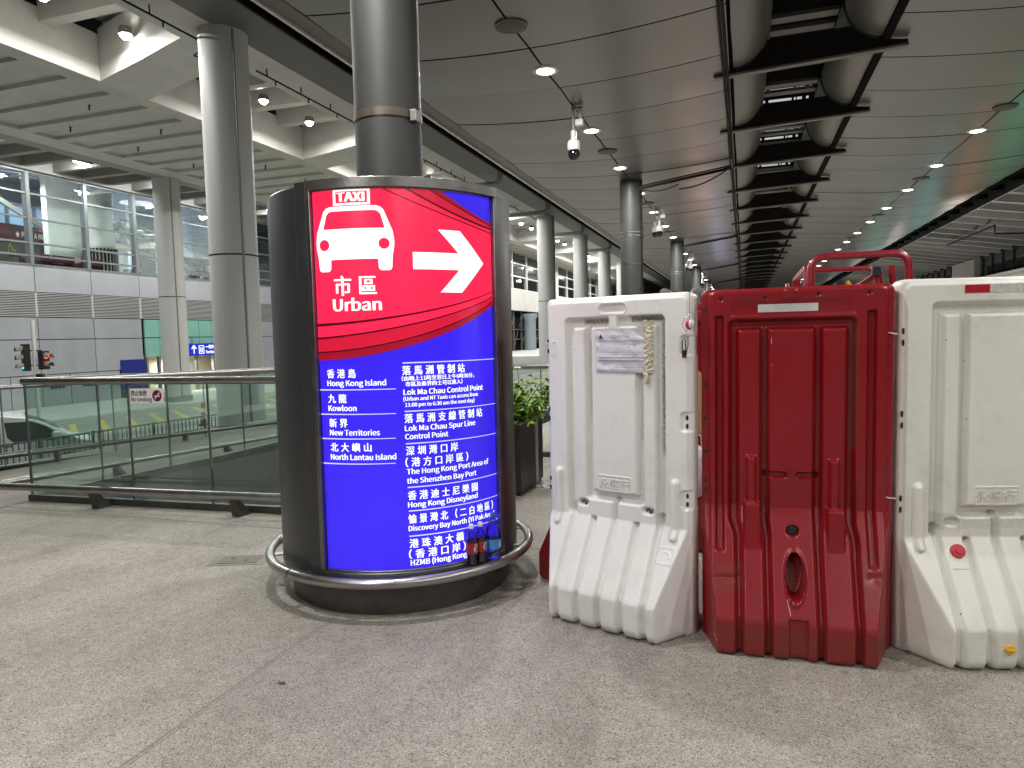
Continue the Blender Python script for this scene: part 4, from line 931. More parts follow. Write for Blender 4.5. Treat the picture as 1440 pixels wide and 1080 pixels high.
def side_win(poly, nm, m_='van_glass', off=-.012):
    q = MB(); q.prism(poly, lambda a, b, t: (a, t + .10 * max(0, b - 1.0), b), off, off + .03); return q.build(nm, m_, van, False, bevel=.006)
side_win([(-.86, 1.07), (-1.32, 1.44), (-1.62, 1.585), (-2.16, 1.60), (-2.12, 1.22), (-1.98, 1.06)], 'window'); side_win([(-2.42, 1.06), (-2.46, 1.58), (-3.5, 1.60), (-3.5, 1.06)], 'window'); side_win([(-3.62, 1.06), (-3.62, 1.60), (-4.36, 1.56), (-4.42, 1.06)], 'window')
mb = MB(); mb.add([(-1.0, .12, 1.335), (-1.0, 1.68, 1.335), (-1.66, 1.64, 1.685), (-1.66, .16, 1.685)], [(0, 1, 2, 3)]); mb.add([(-.995, .12, 1.355), (-.995, 1.68, 1.355), (-1.66, 1.64, 1.70), (-1.66, .16, 1.70)], [(0, 3, 2, 1)]); mb.build('windscreen', 'van_glass', van, False)
mb = MB(); mb.box(-1.22, -1.02, -.20, -.04, 1.08, 1.30); mb.build('wing_mirror', 'van_paint', van, bevel=.04)
mb = MB(); mb.box(-.34, -.02, .03, .34, .74, .92); mb.build('headlight', 'chrome', van, bevel=.04)
mb = MB(); mb.box(-2.26, -2.25, -.006, .01, .40, 1.70); mb.box(-3.56, -3.55, -.006, .01, .40, 1.70); mb.box(-2.22, -2.02, -.03, .01, .98, 1.01); mb.build('door_seam', 'black', van, False)
mb = MB(); mb.box(-3.9, -2.5, .1, .5, 1.79, 1.84); mb.build('roof_bar', mat('amber_bar', (.75, .38, .05), .4), van, bevel=.03)
for x in (-.84, -3.73):
    for y in (.02, 1.58):
        mb = MB(); mb.cyl((x, y, .34), (x, y + .2, .34), .34, n=28); wh = mb.build('wheel', 'rubber', van, bevel=.03); mb = MB(); mb.cyl((x, y - .012, .34), (x, y + .212, .34), .2, n=20); mb.build('hubcap', 'chrome', wh, bevel=.01)
# pedestrian fence
def fence(x0, y0, x1, y1, label):
    f = thing('pedestrian_fence', label, 'fence', (x0, y0, -2.2)); a = Vector((x0, y0, -2.2)); b = Vector((x1, y1, -2.2)); L = (b - a).length; d = (b - a).normalized()
    mb = MB()
    for z in (1.28, .18): mb.bar(a + Vector((0, 0, z)), b + Vector((0, 0, z)), .05, .05)
    n = int(L / .15)
    for i in range(n + 1): p = a + d * (L * i / n); mb.cyl(p + Vector((0, 0, .18)), p + Vector((0, 0, 1.28)), .016, n=6)
    mb.build('rails_and_bars', 'iron', f, False, world=True)
    for i in range(int(L / 2) + 1): p = a + d * (2 * i); mb = MB(); mb.cyl(p, p + Vector((0, 0, 1.33)), .045, n=10); mb.build('post', 'iron', f, world=True)
    return f
fence(-18.3, 7.5, -17.85, 14.9, 'iron pedestrian fence in front of the silver van'); fence(-17.82, 15.0, -17.35, 20.2, 'iron pedestrian fence beside the yellow road hatching')
cone = None
for k, (x, y, lab) in enumerate(((-23.4, 25.4, 'red and white road post behind the fence, nearer of two'), (-22.6, 26.9, 'red and white road post behind the fence, farther of two'))):
    if cone is None:
        cone = thing('road_post', lab, 'road post', (x, y, -2.2), group='red and white posts on the road'); mb = MB(); mb.cyl((0, 0, .06), (0, 0, 1.05), .11, .09, n=16); mb.build('post', 'cap_red', cone); mb = MB(); mb.cyl((0, 0, .62), (0, 0, .80), .104, .10, n=16); mb.build('reflective_band', 'white_plastic', cone); mb = MB(); mb.cyl((0, 0, 0), (0, 0, .06), .25, n=16); mb.build('base', 'rubber', cone)
    else: dup(cone, (x, y, -2.2), label=lab)
ks = thing('traffic_bollard', 'small blue arrow bollard beside the big pale column', 'sign', (-18.2, 24.2, -2.2)); mb = MB(); mb.box(-.14, .14, -.08, .08, 0, 1.2); mb.build('post', 'white_plastic', ks, bevel=.03); mb = MB(); mb.cyl((0, -.082, .95), (0, -.09, .95), .17, n=24); mb.build('disc', mat('blue_disc', (.02, .08, .5), .4), ks)

# ------------------------------------------------------------------ glass railings round the underpass
def railing(a, b, label, joints, h=1.24, z=(0, 0), end_post=True):
    a = Vector((*a, 0)); b = Vector((*b, 0)); d = (b - a).normalized(); n = Vector((d.y, -d.x, 0)); L = (b - a).length
    t = thing('glass_railing', label, 'railing', a); zz = lambda s: z[0] + (z[1] - z[0]) * s / L
    P = lambda s, o, h_: a + d * s + n * o + Vector((0, 0, zz(s) + h_))
    mb = MB(); mb.tube([P(-.02, 0, h), P(L, 0, h)], .036, 16); mb.build('handrail', 'steel', t, world=True)
    cuts = [0] + joints + [L]
    for i in range(len(cuts) - 1):
        s0, s1 = cuts[i] + .012, cuts[i + 1] - .012; mb = MB(); c = [P(s0, -.007, .02), P(s1, -.007, .02), P(s1, .007, .02), P(s0, .007, .02), P(s0, -.007, h - .035), P(s1, -.007, h - .035), P(s1, .007, h - .035), P(s0, .007, h - .035)]
        mb.add(c, [(0, 3, 2, 1), (4, 5, 6, 7), (0, 1, 5, 4), (1, 2, 6, 5), (2, 3, 7, 6), (3, 0, 4, 7)]); mb.build('glass_pane', 'glass_rail', t, False, world=True)
    for s in ([0.0] if end_post else []) + joints: mb = MB(); mb.bar(P(s, 0, 0), P(s, 0, h - .03), .012, .02); mb.build('post', 'steel_dark', t, False, world=True)
    mb = MB(); mb.bar(P(-.02, 0, .03), P(L, 0, .03), .06, .07); mb.build('kerb_channel', 'skirt', t, False, world=True)
    return t, P, n, L
rn, PN, nn, LN = railing((-7.02, 5.16), (-3.2, 5.36), 'green tinted glass railing across the front of the underpass with no smoking plate', [1.30, 2.22, 3.12])
rl, PL, nl, LL = railing((-7.02, 14.0), (-7.02, 5.17), 'glass railing along the road side of the underpass', [1.4, 2.8, 4.2, 5.6, 7.0, 8.0], z=(-.22, 0), end_post=False)
rf, PF, nf, LF = railing((-3.5, 8.6), (-.3, 8.75), 'glass railing behind the leafy planter', [1.0, 2.0], h=1.18)
mb = MB()
for s in (1.30, 2.22): pass
# bumper rail wraps the near and left sides
br = thing('bumper_rail', 'low polished steel bumper rail in front of the glass railing', 'rail', (-7.2, 4.93, 0))
mb = MB(); mb.tube([(-3.2, 5.12, .215), (-5.0, 5.03, .205), (-7.10, 4.925, .195), (-7.22, 4.94, .192), (-7.27, 5.02, .19), (-7.27, 5.2, .185), (-7.27, 14, -.12)], .036, 14); mb.build('pipe', 'steel', br, world=True)
for (x, y) in ((-6.02, 5.0), (-4.42, 5.08)):
    mb = MB(); mb.prism([(0, .17), (.05, .17), (.20, .02), (.20, 0), (.045, 0)], lambda a, b, t: (x + t, y - .02 + a * .9, b), -.02, .07); mb.build('bracket', 'skirt', br, False, world=True, bevel=.003)
for y in (6.4, 8.3, 10.2):
    zz = -.03 * (y - 5) ; mb = MB(); mb.prism([(-.02, .15), (.03, .15), (.22, -.02), (-.02, -.02)], lambda a, b, t: (-7.27 + a, y + t, b + zz), -.03, .03); mb.build('bracket', 'skirt', br, False, world=True)
dU = Vector((1.9, 4.55, 0)).normalized(); A0_ = Vector((-11.78, 8.12, 0)) - dU * 5; B0_ = A0_ + dU * 18
ru_, PU, nu_, LU = railing((A0_.x, A0_.y), (B0_.x, B0_.y), 'glass railing standing on the black kerb at the road edge', [1.7 * i for i in range(1, 11)], h=1.38, z=(-.45, -.47))
ub_ = thing('kerb_bumper', 'dark bumper rail on a black kerb along the road edge, seen through the glass', 'rail', (-11.6, 8.05, -.6))
dU = Vector((1.9, 4.55, 0)).normalized(); A = Vector((-11.6, 8.05, 0)) - dU * 7; B = A + dU * 34
mb = MB(); mb.tube([A + Vector((0, 0, -.22)), B + Vector((0, 0, -.10))], .05, 12); mb.build('pipe', 'steel_dark', ub_, world=True)
mb = MB(); mb.bar(A + Vector((-.1, 0, -.66)), B + Vector((-.1, 0, -.5)), .18, .42); mb.build('kerb', 'dark', ub_, False, world=True)
for k in range(16):
    p = A + dU * (1.2 + 2.2 * k); mb = MB(); mb.bar(p + Vector((0, 0, -.5)), p + Vector((0, 0, -.2)), .10, .05); mb.build('bracket', 'steel_dark', ub_, False, world=True)
# no smoking plate
ns = thing('no_smoking_sign', 'small white no smoking plate fixed on the glass railing', 'sign', PN(1.56, .012, 1.09))
f = lambda off: (lambda a, b: tuple(PN(a, off, b)))
mb = MB(); x0, x1, z0, z1 = 1.335, 1.725, 1.02, 1.165
mb.add([PN(x0, .008, z0), PN(x1, .008, z0), PN(x1, .008, z1), PN(x0, .008, z1), PN(x0, .014, z0), PN(x1, .014, z0), PN(x1, .014, z1), PN(x0, .014, z1)], [(0, 3, 2, 1), (4, 5, 6, 7), (0, 1, 5, 4), (1, 2, 6, 5), (2, 3, 7, 6), (3, 0, 4, 7)]); mb.build('plate', mat('pink_white_plate', (.85, .80, .80), .4), ns, False, world=True)
mb = text_mb([('禁止吸煙', 1.352, 1.535, 1.094, .054), ('No smoking', 1.350, 1.595, 1.040, .040)], f(.0165), .008, [(-.008, 0), (.008, 0)]); mb.build('lettering', 'ink', ns, False, world=True)
mb = MB(); c = [(1.655 + .055 * math.cos(2 * PI * i / 28), 1.095 + .055 * math.sin(2 * PI * i / 28)) for i in range(28)]; mb.add([PN(a, .0155, b) for a, b in c], [tuple(range(28))]); mb.build('symbol_disc', mat('symbol_maroon', (.16, .008, .03), .4), ns, False, world=True)
mb = MB(); mb.add([PN(a, .0165, b) for a, b in ((1.622, 1.085), (1.688, 1.085), (1.688, 1.098), (1.622, 1.098))], [(0, 1, 2, 3)]); mb.add([PN(a, .0165, b) for a, b in ((1.625, 1.065), (1.633, 1.060), (1.69, 1.122), (1.682, 1.130))], [(0, 1, 2, 3)]); mb.build('symbol_mark', 'white_plastic', ns, False, world=True)
# drain cover in the paving
dc = thing('drain_cover', 'square paved drain cover in the floor between taxi sign and glass railing', 'drain cover', (-3.5, 4.08, 0), .35)
mb = MB(); mb.box(-.20, .20, -.115, .115, -.01, .003); mb.build('frame', mat('drain_frame', (.19, .18, .16), .6, .3, .2, 8), dc, False); mb = MB(); mb.box(-.14, .14, -.08, .08, .0031, .006)
mb.build('lid', mat('drain_lid', (.14, .13, .115), .6, .2, .3, 40), dc, False)
for i, (x, y) in enumerate(((-.06, .03), (.05, -.02))): mb = MB(); mb.cyl((x, y, .006), (x, y, .0075), .018, n=12); mb.build('lifting_hole', 'black', dc, False)

# ------------------------------------------------------------------ water filled barriers
def sst(e0, e1, x):
    t = np.clip((x - e0) / (e1 - e0), 0, 1); return t * t * (3 - 2 * t)
def rr(x, z, x0, x1, z0, z1, r):
    qx = np.abs(x - (x0 + x1) / 2) - (x1 - x0) / 2 + r; qz = np.abs(z - (z0 + z1) / 2) - (z1 - z0) / 2 + r
    return np.minimum(np.maximum(qx, qz), 0) + np.hypot(np.maximum(qx, 0), np.maximum(qz, 0)) - r
def ins(sd, w=.014): return 1 - sst(-w / 2, w / 2, sd)
def cap(x, z, xc, z0, z1, r): return np.hypot(x - xc, z - np.clip(z, z0 + r, z1 - r)) - r
BW, BH, BT = .90, 1.80, .055
def depth_white(x, z, plain=False):
    b = BT + .015 * ins(rr(x, z, .022, .885, -.2, 1.775, .03), .012)
    ch = np.maximum.reduce([ins(rr(x, z, .145, .193, .56, 1.68, .035), .022), ins(rr(x, z, .707, .755, .56, 1.68, .035), .022), ins(rr(x, z, .145, .755, 1.63, 1.68, .02), .022),
                            ins(rr(x, z, .272, .308, .665, 1.675, .014), .022), ins(rr(x, z, .592, .628, .665, 1.675, .014), .022), ins(rr(x, z, .272, .628, .662, .712, .03), .022)])
    if not plain: ch = ch * (1 - ins(rr(x, z, .422, .478, 1.60, 1.70, .008), .012))
    b = b - .040 * ch
    for xc in (.085, .815): b = b + np.maximum(0, .030 * (1 - np.clip(cap(x, z, xc, .50, .83, .027) / .027 + 1, 0, 1) ** 2.5))
    if not plain: b = b - .02 * ins(rr(x, z, .37, .53, 1.706, 1.755, .0245), .016) + .004 * (ins(rr(x, z, .36, .54, 1.696, 1.765, .034), .008) - ins(rr(x, z, .37, .53, 1.706, 1.755, .0245), .008))
    for xc in (.245, .655): b = b - .016 * ins(rr(x, z, xc - .035, xc + .035, .615, .655, .02), .012)
    for zc in (1.525, 1.13, .72): b = b - .014 * ins(rr(x, z, .848, .93, zc - .05, zc + .05, .02), .012)
    pl = rr(x, z, .342, .558, .718, .808, .014); b = b + .004 * (ins(pl, .005) - ins(pl + .007, .005))
    lg = rr(x, z, .745, .835, .395, .475, .006); b = b + .0035 * (ins(lg, .005) - ins(lg + .006, .005)) + .0035 * ins(np.abs(np.hypot(x - .79, z - .425) - .028) - .003, .004) * (z > .425)
    fl = .23 * np.clip((.565 - z) / (.565 - .19), 0, 1)
    c1 = np.clip((x - .012) / .135, 0, 1) * .23; c2 = np.clip((.882 - x) / .095, 0, 1) * .23
    k = .012; m = np.minimum(c1, c2); h = np.clip(.5 + .5 * (m - fl) / k, 0, 1); fm = m * (1 - h) + fl * h - k * h * (1 - h); fl = np.maximum(fm, 0) * (z < .62)
    g = 0
    for xc, zt in ((.18, .62), (.315, .56), (.45, .68), (.585, .56), (.72, .62)):
        wd = .013 + .006 * sst(.3, .05, z); g = np.maximum(g, ins(np.abs(x - xc) - wd, .026) * (1 - sst(zt - .01, zt + .01, z)))
    d = b + fl - .036 * g * np.clip(fl / .03 + (z > .5), 0, 1)
    for xc in (.315, .585): d = d - .02 * ins(np.hypot(x - xc, z - .552) - .012, .01)
    rb = .06; d = d - np.where(z < rb, (rb - np.sqrt(np.maximum(rb * rb - (rb - z) ** 2, 0))) * np.clip(fl / .05, .2, 1), 0)
    return d
def depth_red(x, z):
    b = BT + .022 * ins(rr(x, z, .042, .862, -.2, 1.79, .03), .014)
    b = b - .007 * ins(rr(x, z, .15, .718, 1.662, 1.736, .006), .008) + .012 * ins(rr(x, z, .405, .455, 1.735, 1.85, .012), .012)
    for xc, z0, z1 in ((.09, .48, 1.665), (.798, .44, 1.67)): b = b - .032 * ins(rr(x, z, xc - .018, xc + .018, z0, z1, .008), .016)
    up = sst(.54, .64, z)
    ch = 0
    for lo, hi, c in ((.142, .178, .181), (.292, .322, .317), (.543, .574, .556), (.69, .722, .722)):
        a0 = c - .015 + (lo - .003 - c + .015) * up; a1 = c + .015 + (hi + .003 - c - .015) * up
        ch = np.maximum(ch, ins(np.abs(x - (a0 + a1) / 2) - (a1 - a0) / 2, .024) * (1 - sst(1.625, 1.642, z)))
    ch = np.maximum(ch, ins(rr(x, z, .138, .726, 1.595, 1.640, .025), .022))
    b = b - .042 * ch
    for xa, xb in ((.30, .412), (.458, .56)): b = b - .022 * ins(rr(x, z, xa, xb, .848, .876, .012), .010)
    for xc in (.096, .31, .556, .784): b = b - .012 * ins(np.hypot(x - xc, z - (1.748 + .01 * (xc > .5))) - .009, .006)
    for xc, z0, z1 in ((.2435, .70, .955), (.631, .69, .945)):
        b = b + np.maximum(0, .040 - 18 * np.maximum(0, np.abs(x - xc) - .008) ** 1.6) * ins(np.abs(x - xc) - .024, .01) * ins(np.abs(z - (z0 + z1) / 2) - (z1 - z0) / 2, .016)
    fl = .225 * np.clip((.70 - z) / (.70 - .17), 0, 1) ** 1.08
    m = np.minimum(np.clip((x - .0) / .075, 0, 1), np.clip((.885 - x) / .09, 0, 1)) * .225
    k = .012; h = np.clip(.5 + .5 * (m - fl) / k, 0, 1); fl = np.maximum(m * (1 - h) + fl * h - k * h * (1 - h), 0) * (z < .76)
    d = b + fl
    for xc, z0, z1 in ((.2475, .46, .725), (.636, .44, .705)):
        tgt = BT + .022 + .062 + .0 * z; wdt = .038; blk = ins(np.abs(x - xc) - wdt, .014) * ins(np.abs(z - (z0 + z1) / 2) - (z1 - z0) / 2, .012)
        d = np.maximum(d, d * (1 - blk) + np.maximum(d, tgt + .02 * (z1 - z) / .26) * blk)
    e = np.hypot((x - .442) / .042, (z - .385) / .105); d = d + .010 * ins(e - 1.22, .25) - .12 * ins(e - 1.0, .16)
    d = d - .03 * ins(np.hypot(x - .438, z - .588) - .028, .008)
    d = d - .020 * ins(rr(x, z, .41, .493, -.1, .20, .006), .010)
    rb = .035; d = d - np.where(z < rb, (rb - np.sqrt(np.maximum(rb * rb - (rb - z) ** 2, 0))) * np.clip(fl / .05, .2, 1), 0)
    # dents
    d = d - .012 * np.exp(-(((x - .80) / .03) ** 2 + ((z - .40) / .02) ** 2)) - .010 * np.exp(-(((x - .13) / .05) ** 2 + ((z - .36) / .012) ** 2))
    return d
def barrier_mesh(fn, nx, nz, name):
    xs = np.linspace(0, BW, nx + 1); zs = np.linspace(0, BH, nz + 1); X, Z = np.meshgrid(xs, zs)
    D = fn(X, Z); e = np.minimum.reduce([X, BW - X, BH - Z]); r = .022
    rnd_ = np.where(e < r, r - np.sqrt(np.maximum(r * r - (r - e) ** 2, 0)), 0); D = D - rnd_
    rc = .035; t = np.clip(Z - (BH - rc), 0, rc); inset = rc - np.sqrt(np.maximum(rc * rc - t * t, 0)); Xw = inset + X * (BW - 2 * inset) / BW
    front = np.stack([Xw, -D, Z], -1).reshape(-1, 3); back = np.stack([Xw, D, Z], -1).reshape(-1, 3)
    n = (nx + 1) * (nz + 1); idx = np.arange(n).reshape(nz + 1, nx + 1)
    q = np.stack([idx[:-1, :-1], idx[:-1, 1:], idx[1:, 1:], idx[1:, :-1]], -1).reshape(-1, 4)
    faces = [q, q[:, ::-1] + n]
    for a in (idx[:, 0], idx[-1, :], idx[::-1, -1], idx[0, ::-1]): faces.append(np.stack([a[:-1], a[1:], a[1:] + n, a[:-1] + n], -1))
    F = np.concatenate(faces); V = np.concatenate([front, back])
    me = bpy.data.meshes.new(name); me.vertices.add(len(V)); me.vertices.foreach_set('co', V.astype(np.float32).ravel())
    me.loops.add(F.size); me.loops.foreach_set('vertex_index', F.astype(np.int32).ravel()); me.polygons.add(len(F))
    me.polygons.foreach_set('loop_start', np.arange(0, F.size, 4, dtype=np.int32)); me.polygons.foreach_set('loop_total', np.full(len(F), 4, dtype=np.int32))
    me.update(calc_edges=True); me.validate(); bm = bmesh.new(); bm.from_mesh(me); bmesh.ops.recalc_face_normals(bm, faces=bm.faces); bm.to_mesh(me); bm.free()
    me.polygons.foreach_set('use_smooth', [True] * len(me.polygons)); me.set_sharp_from_angle(angle=R_(62)); return me
def shell_mat(name, col, dirt, stain=None, rough=.38):
    m = mat(name, col, rough, 0, .05, 2.2, .10, 5, dirt=(dirt, .38, 3.2), spec=.45)
    b = m.node_tree.nodes['Principled BSDF']; tc = node(m, 'ShaderNodeTexCoord'); src = b.inputs['Base Color'].links[0].from_socket
    # fine scuffs
    mp = node(m, 'ShaderNodeMapping'); mp.inputs['Scale'].default_value = (3, 1, 26); mp.inputs['Rotation'].default_value = (0, .5, 0); lnk(m, tc.outputs['Object'], mp.inputs['Vector'])
    n = node(m, 'ShaderNodeTexNoise'); n.inputs['Scale'].default_value = 5; n.inputs['Detail'].default_value = 8; n.inputs['Roughness'].default_value = .75; lnk(m, mp.outputs[0], n.inputs['Vector'])
    r = node(m, 'ShaderNodeMapRange'); lnk(m, n.outputs[0], r.inputs[0]); r.inputs[1].default_value = .66; r.inputs[2].default_value = .74; r.inputs[3].default_value = 0; r.inputs[4].default_value = .28
    mx = node(m, 'ShaderNodeMix', data_type='RGBA'); lnk(m, r.outputs[0], mx.inputs[0]); lnk(m, src, mx.inputs[6]); mx.inputs[7].default_value = (*dirt, 1); out = mx.outputs[2]
    # specks of dirt
    v = node(m, 'ShaderNodeTexVoronoi'); v.inputs['Scale'].default_value = 9; lnk(m, tc.outputs['Object'], v.inputs['Vector'])
    r2 = node(m, 'ShaderNodeMath', operation='LESS_THAN'); lnk(m, v.outputs['Distance'], r2.inputs[0]); r2.inputs[1].default_value = .035
    sp_ = node(m, 'ShaderNodeSeparateColor'); lnk(m, v.outputs['Color'], sp_.inputs[0]); gt = node(m, 'ShaderNodeMath', operation='GREATER_THAN'); lnk(m, sp_.outputs[0], gt.inputs[0]); gt.inputs[1].default_value = .72
    ml_ = node(m, 'ShaderNodeMath', operation='MULTIPLY'); lnk(m, r2.outputs[0], ml_.inputs[0]); lnk(m, gt.outputs[0], ml_.inputs[1])
    mx2 = node(m, 'ShaderNodeMix', data_type='RGBA'); lnk(m, ml_.outputs[0], mx2.inputs[0]); lnk(m, out, mx2.inputs[6]); mx2.inputs[7].default_value = (dirt[0] * .4, dirt[1] * .4, dirt[2] * .4, 1); out = mx2.outputs[2]
    if stain:
        sx = node(m, 'ShaderNodeSeparateXYZ'); lnk(m, tc.outputs['Object'], sx.inputs[0]); acc = None
        nn_ = node(m, 'ShaderNodeTexNoise'); nn_.inputs['Scale'].default_value = 110; nn_.inputs['Detail'].default_value = 8; nn_.inputs['Roughness'].default_value = .8; lnk(m, tc.outputs['Object'], nn_.inputs['Vector'])
        for (x0, x1, z0, z1, amt) in stain:
            def win_(o, a, bb, s):
                r0 = node(m, 'ShaderNodeMapRange'); r0.interpolation_type = 'SMOOTHSTEP'; lnk(m, o, r0.inputs[0]); r0.inputs[1].default_value = a - s; r0.inputs[2].default_value = a + s
                r1 = node(m, 'ShaderNodeMapRange'); r1.interpolation_type = 'SMOOTHSTEP'; lnk(m, o, r1.inputs[0]); r1.inputs[1].default_value = bb - s; r1.inputs[2].default_value = bb + s; r1.inputs[3].default_value = 1; r1.inputs[4].default_value = 0
                q = node(m, 'ShaderNodeMath', operation='MULTIPLY'); lnk(m, r0.outputs[0], q.inputs[0]); lnk(m, r1.outputs[0], q.inputs[1]); return q.outputs[0]
            a = node(m, 'ShaderNodeMath', operation='MULTIPLY'); lnk(m, win_(sx.outputs[0], x0, x1, .008), a.inputs[0]); lnk(m, win_(sx.outputs[2], z0, z1, .05 if z1 - z0 > .2 else .012), a.inputs[1])
            c = node(m, 'ShaderNodeMath', operation='MULTIPLY'); lnk(m, a.outputs[0], c.inputs[0]); c.inputs[1].default_value = amt
            if acc is None: acc = c.outputs[0]
            else:
                s_ = node(m, 'ShaderNodeMath', operation='MAXIMUM'); lnk(m, acc, s_.inputs[0]); lnk(m, c.outputs[0], s_.inputs[1]); acc = s_.outputs[0]
        th = node(m, 'ShaderNodeMapRange'); lnk(m, nn_.outputs[0], th.inputs[0]); th.inputs[1].default_value = .36; th.inputs[2].default_value = .54
        q = node(m, 'ShaderNodeMath', operation='MULTIPLY'); lnk(m, acc, q.inputs[0]); lnk(m, th.outputs[0], q.inputs[1])
        mx3 = node(m, 'ShaderNodeMix', data_type='RGBA'); lnk(m, q.outputs[0], mx3.inputs[0]); lnk(m, out, mx3.inputs[6]); mx3.inputs[7].default_value = (.10, .075, .045, 1); out = mx3.outputs[2]
    lnk(m, out, b.inputs['Base Color']); return m
M['shell_white'] = shell_mat('worn_white_plastic', (.74, .73, .70), (.42, .40, .35), [(.728, .756, .95, 1.67, .85), (.25, .43, 1.650, 1.68, .95), (.55, .75, 1.655, 1.69, .95), (.283, .300, 1.1, 1.62, .5), (.60, .618, 1.0, 1.4, .4)])
M['shell_white2'] = shell_mat('worn_white_plastic_grey', (.70, .685, .635), (.30, .27, .21), [(.16, .75, .60, .68, .28), (.30, .62, .48, .60, .16)])
M['shell_red'] = shell_mat('worn_red_plastic', (.235, .0065, .012), (.10, .03, .03), [(.700, .735, 1.0, 1.64, .55), (.55, .57, .9, 1.3, .3), (.05, .85, -.1, .17, .30), (.06, .2, .30, .42, .3), (.29, .325, .7, 1.6, .3), (.74, .86, .25, .5, .25)], rough=.34)
mw = barrier_mesh(depth_white, 190, 380, 'shell'); mw2 = barrier_mesh(lambda x, z: depth_white(x, z, True), 190, 380, 'shell'); mr_ = barrier_mesh(depth_red, 190, 380, 'shell'); mr_lo = barrier_mesh(depth_red, 90, 180, 'shell')
def barrier(kind, loc, rz, label, sc=(1, 1, 1), shell=None, me=None):
    t = thing('plastic_barrier', label, 'barrier', loc, rz, 'tall plastic water barriers'); t.scale = sc
    me = me or (mw if kind == 'w' else mr_); s = bpy.data.objects.new('shell', me.copy() if shell else me); COL.objects.link(s); s.parent = t
    s.data.materials.clear(); s.data.materials.append(M[shell or ('shell_white' if kind == 'w' else 'shell_red')]); return t
def dsp(fn, x, z): return float(fn(np.array([float(x)]), np.array([float(z)]))[0])
def on(fn, x, z, off=.001): return (x, -dsp(fn, x, z) - off, z)
def dark_slots(t, fn, pts, w_=.007, h_=.016):
    for x, z in pts:
        mb = MB(); y = -dsp(fn, x, z) - .0012; mb.add([(x + w_ * math.cos(2 * PI * i / 14), y, z + h_ * math.sin(2 * PI * i / 14)) for i in range(14)], [tuple(range(14))]); mb.build('slot_hole', 'black', t, False)
def emboss(t, x0=.352, x1=.548):
    zc = .735; y = -dsp(depth_white, .45, .76)
    v = MB()
    q = text_mb([('永盛行', x0, x1, zc, .056)], lambda a, b: (a, b, 0), .0)
    bm = bmesh.new(); vs = [bm.verts.new((p[0], y + .002, p[1])) for p in q.v]
    for f in q.f:
        try: bm.faces.new([vs[i] for i in f])
        except ValueError: pass
    r = bmesh.ops.extrude_face_region(bm, geom=bm.faces[:])
    for g in r['geom']:
        if isinstance(g, bmesh.types.BMVert): g.co.y -= .0075
    bmesh.ops.recalc_face_normals(bm, faces=bm.faces); me = bpy.data.meshes.new('lettering'); bm.to_mesh(me); bm.free(); o = bpy.data.objects.new('lettering', me); COL.objects.link(o); o.parent = t; return o
def plate(t, fn, x0, x1, z0, z1, m, name, off=.0015, th=.0015, n=6):
    mb = MB(); y = -max(dsp(fn, x, (z0 + z1) / 2) for x in np.linspace(x0, x1, n)) - off; mb.box(x0, x1, y - th, y, z0, z1); return mb.build(name, m, t, False)
# white barrier beside the sign
w1 = barrier('w', (-1.078, 3.976, 0), R_(-18), 'white barrier beside the taxi sign with a notice taped near its top', sc=(.98, 1, 1.0), shell='shell_white')
emboss(w1).data.materials.append(M['shell_white'])
dark_slots(w1, depth_white, [(.012, z + d) for z in (1.525, 1.13, .72) for d in (-.025, .03)] + [(.878, z + d) for z in (1.13, .72) for d in (-.022, .022)], .008, .014)
dark_slots(w1, depth_white, [(.315, .552), (.585, .552)], .009, .009)
mb = MB()
for xc in (.245, .655):
    x, y, z = on(depth_white, xc, .634)
    for a, b, r in ((-.012, .004, .010), (.010, -.004, .012), (.0, .01, .008), (.02, .006, .006)): mb.sphere((x + a, y, z + b), r, 8, 6, (1, .4, 1))
mb.build('plug', mat('plug_grey', (.14, .135, .12), .5, .3, .4, 60), w1)
# red barrier
rd = barrier('r', (-.210, 3.76, 0), R_(2.0), 'red barrier between the two white ones with a black filler hole', sc=(.995, 1, 1.003))
plate(rd, depth_red, .276, .556, 1.678, 1.717, 'sticker_white', 'reflective_sticker', off=.0)
x, y, z = on(depth_red, .438, .588, 0); mb = MB(); mb.cyl((x, y - .004, z), (x, y - .016, z), .026, .024, n=24); c = mb.build('filler_cap', 'black', rd, bevel=.003)
mb = MB(); mb.lathe([(.031, 0), (.034, .004), (.031, .008)], n=24); cr_ = mb.build('rim', 'rubber', c); cr_.matrix_local = Matrix.Translation((x, y - .012, z)) @ Matrix.Rotation(PI / 2, 4, 'X')
dark_slots(rd, depth_red, [(.096, 1.748), (.31, 1.748), (.556, 1.758), (.784, 1.758)], .0085, .0085)
dark_slots(rd, depth_red, [(.02, 1.70), (.02, 1.32), (.02, 1.14), (.02, .97), (.02, .82), (.02, .77)], .009, .010)
dark_slots(rd, depth_red, [(.875, 1.55), (.878, 1.50)], .004, .010)
mb = MB()
for pts in ([(.404, .29), (.408, .26), (.413, .245), (.416, .22)], [(.34, 1.55), (.34, 1.52)], [(.342, 1.42), (.342, 1.414)], [(.20, .205), (.25, .204)], [(.63, .72), (.655, .722)], [(.06, .09), (.075, .07)]):
    for (a, b), (c_, d_) in zip(pts[:-1], pts[1:]):
        p = Vector(on(depth_red, a, b, .0006)); q = Vector(on(depth_red, c_, d_, .0006)); n_ = Vector((d_ - b, 0, -(c_ - a))).normalized() * .0014; mb.add([p - n_, q - n_, q + n_, p + n_], [(0, 1, 2, 3)])
mb.build('scratch', mat('pale_scratch', (.55, .40, .38), .6), rd, False)
